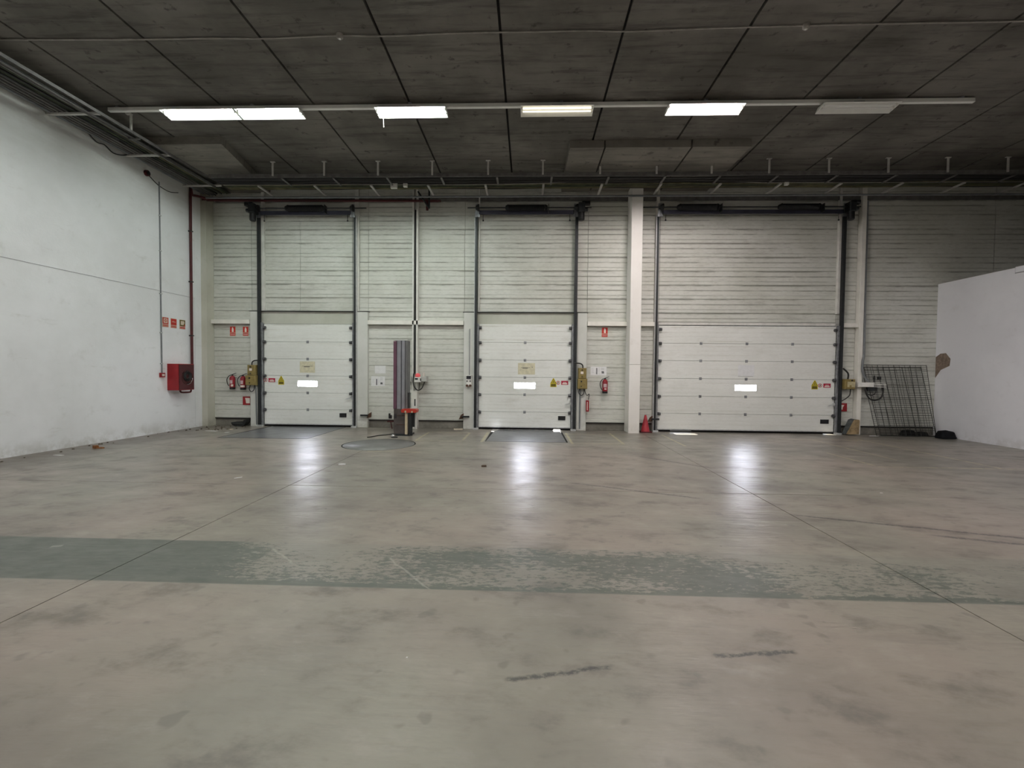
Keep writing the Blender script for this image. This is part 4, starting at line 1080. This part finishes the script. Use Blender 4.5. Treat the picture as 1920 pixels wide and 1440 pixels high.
khaki_pair(1.54, 'stacked khaki switch boxes on the jamb between middle door and notices', True)
MB_c = MB().tube([(-8.0 + 0, 13.0, 1.2), (-7.975, 13.02, 1.1), (-7.97, 13.04, 0.05)], 0.016, 8).build('wall_conduit', CONDUIT)
tag(MB_c, 'grey conduit down the jamb below the khaki boxes by the extinguisher pair', 'conduit')
tag(MB().tube([(1.50, 13.0, 1.2), (1.50, 13.04, 1.1), (1.495, 13.045, 0.05)], 0.02, 8).build('wall_conduit', CONDUIT), 'grey conduit down the jamb below the khaki boxes of the middle door', 'conduit')

t = thing('pendant_control', 'red hand control hanging on a cable beside the middle door jamb', 'control', (1.70, 12.98, 0.8))
MB().tube([(1.60, 12.96, 1.22), (1.66, 12.95, 1.05), (1.70, 12.94, 1.03), (1.745, 12.95, 1.06), (1.73, 12.96, 0.90)], 0.010, 6, 5).build('lead', CABLEK, t)
MB().box(1.665, 1.745, 12.95, 13.04, 0.56, 0.88, 0.01).build('body', REDP, t)
MB().box(1.690, 1.705, 12.946, 12.951, 0.60, 0.84).build('pale_stripe', SIGNW, t)

# khaki box by the widest door
t = thing('switch_box', 'pale khaki switch box on a cable beside the widest door track', 'switch box', (8.92, 12.95, 1.43))
b = MB().box(8.80, 9.07, 12.88, 13.06, 1.28, 1.56, 0.015).build('box', KHAKI, t)
MB().box(8.85, 9.06, 12.868, 12.88, 1.34, 1.49, 0.004).build('cover', KHAKIL, b)
MB().cyl((8.97, 12.88, 1.525), (8.97, 12.86, 1.525), 0.022, 12).build('knob', BLACKP, b)
MB().cyl((8.92, 12.868, 1.37), (8.92, 12.845, 1.37), 0.024, 12).build('knob', KHAKI, b)
MB().tube([(8.92, 12.97, 1.56), (8.93, 12.97, 1.68), (8.90, 12.98, 1.76), (8.80, 13.0, 1.86)], 0.022, 8, 5).build('feed_cable', CABLEK, t)
MB().tube([(8.99, 12.96, 1.28), (8.97, 12.95, 1.12), (8.88, 12.96, 1.02), (8.78, 13.0, 0.94)], 0.014, 8, 5).build('loop_cable', CABLEK, t)
# junction cluster on the right hand post
t = thing('socket_panel', 'white socket strip with black cable loop on the far post', 'socket panel', (9.4, 12.95, 1.4))
MB().box(9.14, 9.56, 12.86, 12.99, 1.345, 1.475, 0.01).build('housing', WHITEPL, t)
MB().box(9.56, 9.92, 12.90, 12.99, 1.40, 1.425).box(9.56, 9.92, 12.90, 12.99, 1.345, 1.36).box(9.56, 9.90, 12.90, 12.99, 1.455, 1.468).build('bars', WHITEPL, t)
MB().cyl((9.60, 12.92, 1.56), (9.60, 12.92, 1.66), 0.03, 10, 0.02).cyl((9.60, 12.92, 1.46), (9.60, 12.92, 1.56), 0.012, 8).build('plug', BLACKP, t)
MB().box(9.70, 9.78, 12.90, 12.96, 1.55, 1.64, 0.008).build('switch', BLACKP, t)
MB().box(9.44, 9.70, 12.92, 12.99, 1.24, 1.34, 0.01).build('lower_socket', DARKM, t)
MB().tube([(9.83, 12.92, 1.44), (9.85, 12.92, 1.25), (9.80, 12.91, 1.07), (9.66, 12.90, 0.99), (9.50, 12.90, 1.01), (9.40, 12.90, 1.13), (9.37, 12.92, 1.30)], 0.020, 8, 6).build('loop_cable', CABLEK, t)
MB().tube([(9.45, 12.92, 1.14), (9.55, 12.91, 1.12), (9.64, 12.91, 1.20), (9.66, 12.92, 1.34)], 0.014, 8, 5).build('short_cable', CABLEK, t)
tag(MB().tube([(9.37, 13.06, 6.5), (9.375, 13.05, 4.0), (9.37, 13.02, 2.4), (9.31, 12.97, 2.05), (9.31, 12.97, 1.80), (9.37, 12.95, 1.62), (9.47, 12.93, 1.48)], 0.030, 8, 6).build('wall_conduit', CONDUIT), 'thick grey flexible conduit running down beside the far white post', 'conduit')
# middle post panel
tag(MB().tube([(-3.28, 13.08, 6.3), (-3.28, 13.06, 4.0), (-3.28, 13.04, 1.60)], 0.028, 8).build('wall_conduit', CABLEK), 'black cable pipe down the slot of the middle steel post', 'conduit')
t = thing('control_panel', 'pale control box with red lamp and cable loops on the middle post', 'control panel', (-3.1, 12.95, 1.45))
MB().box(-3.255, -3.06, 12.88, 13.02, 1.345, 1.50, 0.012).build('left_box', WHITEPL, t)
MB().box(-3.075, -2.90, 12.88, 13.10, 1.365, 1.52, 0.012).build('right_box', GREYBOX, t)
MB().lathe((-3.165, 12.93, 1.50), [(0.06, 0.0), (0.072, 0.03), (0.068, 0.07), (0.04, 0.10), (0.0001, 0.11)], 18).build('red_lamp', BEACON, t)
MB().cyl((-2.985, 12.93, 1.52), (-2.985, 12.93, 1.63), 0.024, 12, 0.018).build('white_lamp', SIGNW, t)
MB().box(-3.235, -3.15, 12.872, 12.88, 1.42, 1.47).box(-3.085, -3.055, 12.872, 12.88, 1.39, 1.46).build('black_label', INK, t)
MB().tube([(-3.28, 12.92, 1.60), (-3.30, 12.92, 1.36), (-3.25, 12.91, 1.20), (-3.15, 12.90, 1.12), (-3.04, 12.91, 1.18), (-2.97, 12.93, 1.36)], 0.016, 8, 6).build('loop_cable', CABLEK, t)
MB().tube([(-3.12, 12.93, 1.35), (-3.11, 12.92, 1.24), (-3.13, 12.91, 1.14)], 0.010, 6, 4).build('short_cable', CABLEK, t)
MB().box(-3.46, -3.37, 12.98, 13.14, 1.36, 1.50, 0.008).build('side_switch', GREYBOX, t)
t = thing('push_button_panel', 'small two column push button panel on the jamb of the middle door', 'button panel', (-1.70, 13.0, 1.4))
MB().box(-1.785, -1.62, 12.96, 13.06, 1.26, 1.565, 0.012).build('housing', WHITEPL, t)
MB().box(-1.765, -1.635, 12.95, 12.96, 1.45, 1.545).build('display', INK, t)
for i, (bx, bz) in enumerate(((-1.745, 1.395), (-1.655, 1.395))):
    MB().cyl((bx, 12.96, bz), (bx, 12.94, bz), 0.020, 12).build('button', BLACKP, t)
for bx in (-1.745, -1.655):
    MB().cyl((bx, 12.97, 1.265), (bx, 12.93, 1.265), 0.036, 14).build('connector', RUST, t)
MB().tube([(-1.69, 13.02, 1.565), (-1.69, 13.02, 1.72), (-1.69, 13.04, 2.9)], 0.010, 6).build('lead_pipe', CONDUIT, t)

# ------------------------------------------------------------------ stretch wrapping mast
t = thing('wrapping_machine', 'tall grey pallet wrapping mast with film roll and red cover behind the turntable', 'wrapping machine', (-3.2, 11.85, 0))
MB().box(-3.49, -3.14, 11.68, 11.98, 0.0, 0.68, 0.01).build('base_housing', MASTD, t)
MB().box(-3.495, -3.415, 11.66, 11.95, 0.68, 2.44, 0.008).build('side_profile', MAST2, t)
MB().box(-3.41, -3.30, 11.68, 11.95, 0.68, 2.46, 0.008).build('column_profile', MAST1, t)
MB().box(-3.285, -3.20, 11.68, 11.95, 0.60, 2.46, 0.008).build('column_profile', MAST1, t)
MB().box(-3.195, -3.13, 11.70, 11.95, 0.60, 2.45, 0.008).build('rear_profile', simple('mast_dark_grey', (0.15, 0.15, 0.15), 0.45, 0.3, 0.5, 0.08, 6), t)
MB().box(-3.495, -3.13, 11.70, 11.96, 2.455, 2.485, 0.008).build('top_cap', GREYBOX, t)
MB().box(-3.30, -3.285, 11.72, 11.95, 0.6, 2.46).build('chain_slot', INK, t)
MB().box(-3.13, -3.105, 11.72, 11.90, 0.7, 1.10).build('black_guard', BLACKP, t)
for q in range(4):
    MB().box(-3.48, -3.41, 11.665, 11.68, 0.44 + 0.03 * q, 0.452 + 0.03 * q).build('vent_slot', INK, t)
MB().box(-3.42, -3.16, 11.672, 11.682, 0.26, 0.275).box(-3.42, -3.16, 11.672, 11.682, 0.50, 0.515).build('panel_seam', RUST, t)
MB().plate_xz([(-3.235, 0.60), (-2.86, 0.60), (-2.84, 0.665), (-2.88, 0.69), (-3.22, 0.69), (-3.255, 0.66)], 11.50, 11.75).build('red_cover', REDTOP, t)
MB().cyl((-3.13, 11.49, 0.60), (-3.13, 11.49, 0.65), 0.022, 12).cyl((-2.96, 11.49, 0.60), (-2.96, 11.49, 0.64), 0.020, 12).build('bolt', ROLL, t)
MB().cyl((-3.13, 11.58, 0.02), (-3.13, 11.58, 0.60), 0.036, 16).build('film_roll', ROLL, t)
MB().cyl((-3.03, 11.62, 0.0), (-3.03, 11.62, 0.60), 0.055, 16).build('dark_roller', DARKM, t)
MB().cyl((-2.90, 11.66, 0.18), (-2.90, 11.66, 0.60), 0.03, 14).build('thin_roller', GREYBOX, t)
MB().box(-2.99, -2.93, 11.62, 11.72, 0.22, 0.60).build('carriage_plate', BLACKP, t)
MB().box(-3.48, -3.02, 11.50, 11.98, 0.0, 0.035).build('foot_plate', DARKM, t)
MB().lathe((-3.43, 11.46, 0.0), [(0.055, 0.0), (0.05, 0.025), (0.02, 0.045), (0.0001, 0.05)], 16).build('chrome_foot', CHROME, t)
tag(MB().tube([(-3.50, 11.75, 0.012), (-3.65, 11.6, 0.012), (-3.80, 11.45, 0.012), (-3.90, 11.2, 0.012), (-3.98, 11.1, 0.012)], 0.012, 6, 5).build('floor_cable', CABLEK), 'short black cable on the floor between mast and turntable', 'cable')
tag(MB().lathe((-3.33, 11.22, 0.0), [(0.085, 0.0), (0.08, 0.012), (0.0001, 0.016)], 20).build('rubber_puck', RUBBER), 'flat black round puck on the floor in front of the mast', 'puck')
t = thing('pallet_stop', 'low dark red angled steel bar at the wall foot beside the mast', 'bar', (-3.75, 12.9, 0.15))
MB().cyl((-4.05, 12.95, 0.20), (-3.55, 12.75, 0.24), 0.02, 8).build('bar', REDD, t)
MB().cyl((-3.95, 12.93, 0.20), (-3.90, 12.9, 0.0), 0.016, 8).cyl((-3.6, 12.8, 0.23), (-3.6, 12.78, 0.0), 0.016, 8).build('leg', REDD, t)
tag(MB().box(-4.07, -4.02, 13.12, 13.146, 0.27, 0.42, 0.004).box(-4.02, -3.98, 13.12, 13.146, 0.27, 0.37, 0.004).build('wall_clip', BLACKP), 'small black clip low on the panel wall near the mast', 'clip')

# ------------------------------------------------------------------ loose things on the floor
t = thing('traffic_cone', 'faded red traffic cone standing between the white pillar and the widest door', 'cone', (3.335, 12.92, 0))
MB().prism([(3.18, 12.78), (3.49, 12.78), (3.49, 13.06), (3.18, 13.06)], 0.0, 0.028).build('base', simple('dark_cone_base', (0.10, 0.02, 0.025), 0.7, 0, 0.3, 0.1, 8), t)
MB().lathe((3.335, 12.92, 0.028), [(0.125, 0.0), (0.115, 0.03), (0.028, 0.45), (0.018, 0.465)], 22).build('cone_body', CONE, t)

def half_tyre():
    t = thing('rubber_bumper', 'black curved rubber bumper lying under the extinguisher pair', 'bumper', (-8.43, 12.95, 0))
    pts = []
    for i in range(13):
        a = math.pi * i / 12
        pts.append((-8.43 + 0.22 * math.cos(a), 0.19 - 0.18 * math.sin(a)))
    top = [(-8.43 - 0.22, 0.215), (-8.43 + 0.22, 0.235)]
    MB().plate_xz([(-8.65, 0.11), (-8.62, 0.05), (-8.55, 0.01), (-8.34, 0.005), (-8.26, 0.04), (-8.20, 0.12), (-8.18, 0.205), (-8.26, 0.20), (-8.30, 0.145), (-8.62, 0.125)], 12.90, 13.10).build('body', RUBBER, t)
    MB().box(-8.60, -8.30, 12.89, 12.905, 0.095, 0.108).build('rim_strip', GREYFELT, t)
half_tyre()

t = thing('leaning_board', 'tan board with grey lining leaning against the far white post', 'board', (9.0, 12.95, 0))
MB().plate_xz([(8.87, 0.03), (9.19, 0.03), (9.20, 0.42), (9.17, 0.44), (9.07, 0.43)], 12.86, 12.90).build('tan_face', WOODB, t)
MB().plate_xz([(8.80, 0.03), (8.87, 0.03), (9.07, 0.43), (9.17, 0.44), (9.03, 0.46), (8.96, 0.43), (8.90, 0.30)], 12.90, 12.97).build('grey_lining', GREYFELT, t)

def grille(x0b, x1b, yb, x0t, x1t, yt, h, lab, dz, thick):
    t = thing('wire_grille', lab, 'wire grille', ((x0b + x1b) / 2, yb, 0), 'leaning wire grilles')
    def pt(u, v):
        xb = x0b + (x1b - x0b) * u
        xt = x0t + (x1t - x0t) * u
        return (xb + (xt - xb) * v, yb + (yt - yb) * v, 0.01 + (h - 0.01) * v)
    f = MB()
    for (a, b) in (((0, 0), (1, 0)), ((1, 0), (1, 1)), ((1, 1), (0, 1)), ((0, 1), (0, 0))):
        f.cyl(pt(*a), pt(*b), 0.008, 6)
    f.build('frame', WIREM, t)
    hw = MB()
    nh = int(h / dz)
    for i in range(1, nh):
        hw.cyl(pt(0, i / nh), pt(1, i / nh), 0.0050, 4, caps=False)
    hw.build('cross_wires', WIREM, t, kind='stuff')
    for i in range(1, thick):
        u = i / thick
        MB().cyl(pt(u, 0), pt(u, 1), 0.0075 if i % 3 == 0 else 0.0042, 6, caps=False).build('upright_wire', WIREM, t)
grille(9.62, 11.22, 12.80, 9.36, 11.14, 13.10, 1.965, 'rusty wire grille leaning nearest in front against the panel wall', 0.055, 12)
grille(9.80, 11.30, 12.90, 9.46, 11.02, 13.13, 1.90, 'second wire grille leaning behind the front one', 0.068, 9)

def sack(cx, cy, w, d, h, lab, seed):
    rnd = random.Random(seed)
    n, m = 18, 8
    vs = []
    for j in range(m + 1):
        v = j / m
        z = h * v
        k = (1.0, 1.06, 1.05, 1.0, 0.97, 0.92, 0.86, 0.70, 0.0)[j]
        for i in range(n):
            a = 2 * math.pi * i / n
            q = 1 + 0.07 * math.sin(3 * a + seed) + rnd.uniform(-0.05, 0.05)
            ca, sa = math.cos(a), math.sin(a)
            e = 0.6
            vs.append((cx + w * k * q * math.copysign(abs(ca) ** e, ca), cy + d * k * q * math.copysign(abs(sa) ** e, sa), z + rnd.uniform(-0.006, 0.006) * (j > 0)))
    fs = [(j * n + i, j * n + (i + 1) % n, (j + 1) * n + (i + 1) % n, (j + 1) * n + i) for j in range(m) for i in range(n)]
    tag(MB().add(vs, fs, True).build('black_sack', BAG), lab, 'sack')
sack(11.19, 12.50, 0.20, 0.14, 0.22, 'squat black sack against the foot of the whitewashed partition', 2)
sack(10.62, 13.0, 0.18, 0.09, 0.17, 'low black sack behind the foot of the wire grilles', 5)
sack(10.98, 13.0, 0.15, 0.09, 0.12, 'flat black sack in the corner beside the partition', 8)

# litter
def scrap(x, y, w, d, m, lab, a=0.3, h=0.006, name='paper_scrap', cat='paper'):
    c, s = math.cos(a), math.sin(a)
    pts = [(-w, -d * 0.7), (w * 0.8, -d), (w, d * 0.6), (-w * 0.2, d), (-w * 0.9, d * 0.5)]
    pts = [(x + px_ * c - py_ * s, y + px_ * s + py_ * c) for px_, py_ in pts]
    o = MB().prism(pts, 0.0, h).build(name, m)
    tag(o, lab, cat)
scrap(-8.93, 8.30, 0.10, 0.03, PAPER, 'thin white scrap by the side wall, nearer than the wood offcut', -0.1)
scrap(-8.52, 11.90, 0.17, 0.05, PAPER, 'long white scrap on the dirty floor near the corner pilaster', -0.1)
scrap(-7.92, 11.65, 0.05, 0.05, PAPER, 'small white scrap beside the leveller plate corner', 0.2)
scrap(-8.20, 12.25, 0.04, 0.04, CREAMP, 'tiny beige crumb of plaster near the rubber bumper', 0.2, 0.02, 'plaster_crumb', 'debris')
scrap(-4.45, 6.80, 0.06, 0.014, PAPER, 'slim white strip on the open floor between side wall and turntable', 0.9)
scrap(-3.27, 7.87, 0.06, 0.03, PAPER, 'crumpled white scrap on the floor ahead of the turntable', 0.3, 0.02)
scrap(-0.76, 7.93, 0.045, 0.035, simple('brown_leaf', (0.10, 0.07, 0.05), 0.8, 0, 0.2, 0.2, 20), 'dark brown clod on the open floor before the middle door', 0.3, 0.025, 'dirt_clod', 'debris')
scrap(-0.69, 2.585, 0.005, 0.005, PAPER, 'tiny white fleck on the bare foreground concrete', 0.0, 0.004)
scrap(5.05, 6.60, 0.018, 0.012, PAPER, 'tiny white fleck on the floor before the widest door', 0.0, 0.004)
scrap(-1.98, 12.90, 0.13, 0.035, CREAMP, 'pale plaster crumbs at the foot of the middle door jamb', 0.1, 0.03, 'plaster_crumb', 'debris')
scrap(9.55, 12.80, 0.14, 0.03, PAPER, 'thin pale strip on the floor beside the far white post', 0.05)
t = thing('wood_offcut', 'short orange wooden offcut on the dirty floor by the side wall', 'wood', (-8.95, 9.12, 0))
MB().prism([(-9.04, 9.08), (-8.93, 9.03), (-8.90, 9.08), (-9.01, 9.14)], 0.0, 0.06).build('block', WOODC, t)
MB().prism([(-8.93, 9.06), (-8.82, 9.08), (-8.80, 9.10), (-8.90, 9.14)], 0.0, 0.02).build('splinter', WOODC, t)
rub = MB()
rnd = random.Random(3)
for i in range(60):
    x, y = rnd.uniform(-9.3, -8.15), rnd.uniform(11.9, 12.95)
    if i > 40: x, y = rnd.uniform(-9.45, -9.2), rnd.uniform(7.5, 12.5)
    r = rnd.uniform(0.008, 0.028)
    rub.lathe((x, y, 0), [(r, 0), (r * 0.8, r * 0.6), (0.0001, r * 0.9)], 5)
tag(rub.build('rubble', simple('dirt_rubble', (0.11, 0.09, 0.07), 0.9, 0, 0.1, 0.3, 20)), 'scattered dirt crumbs along the foot of the corner walls', 'debris', None, 'stuff')
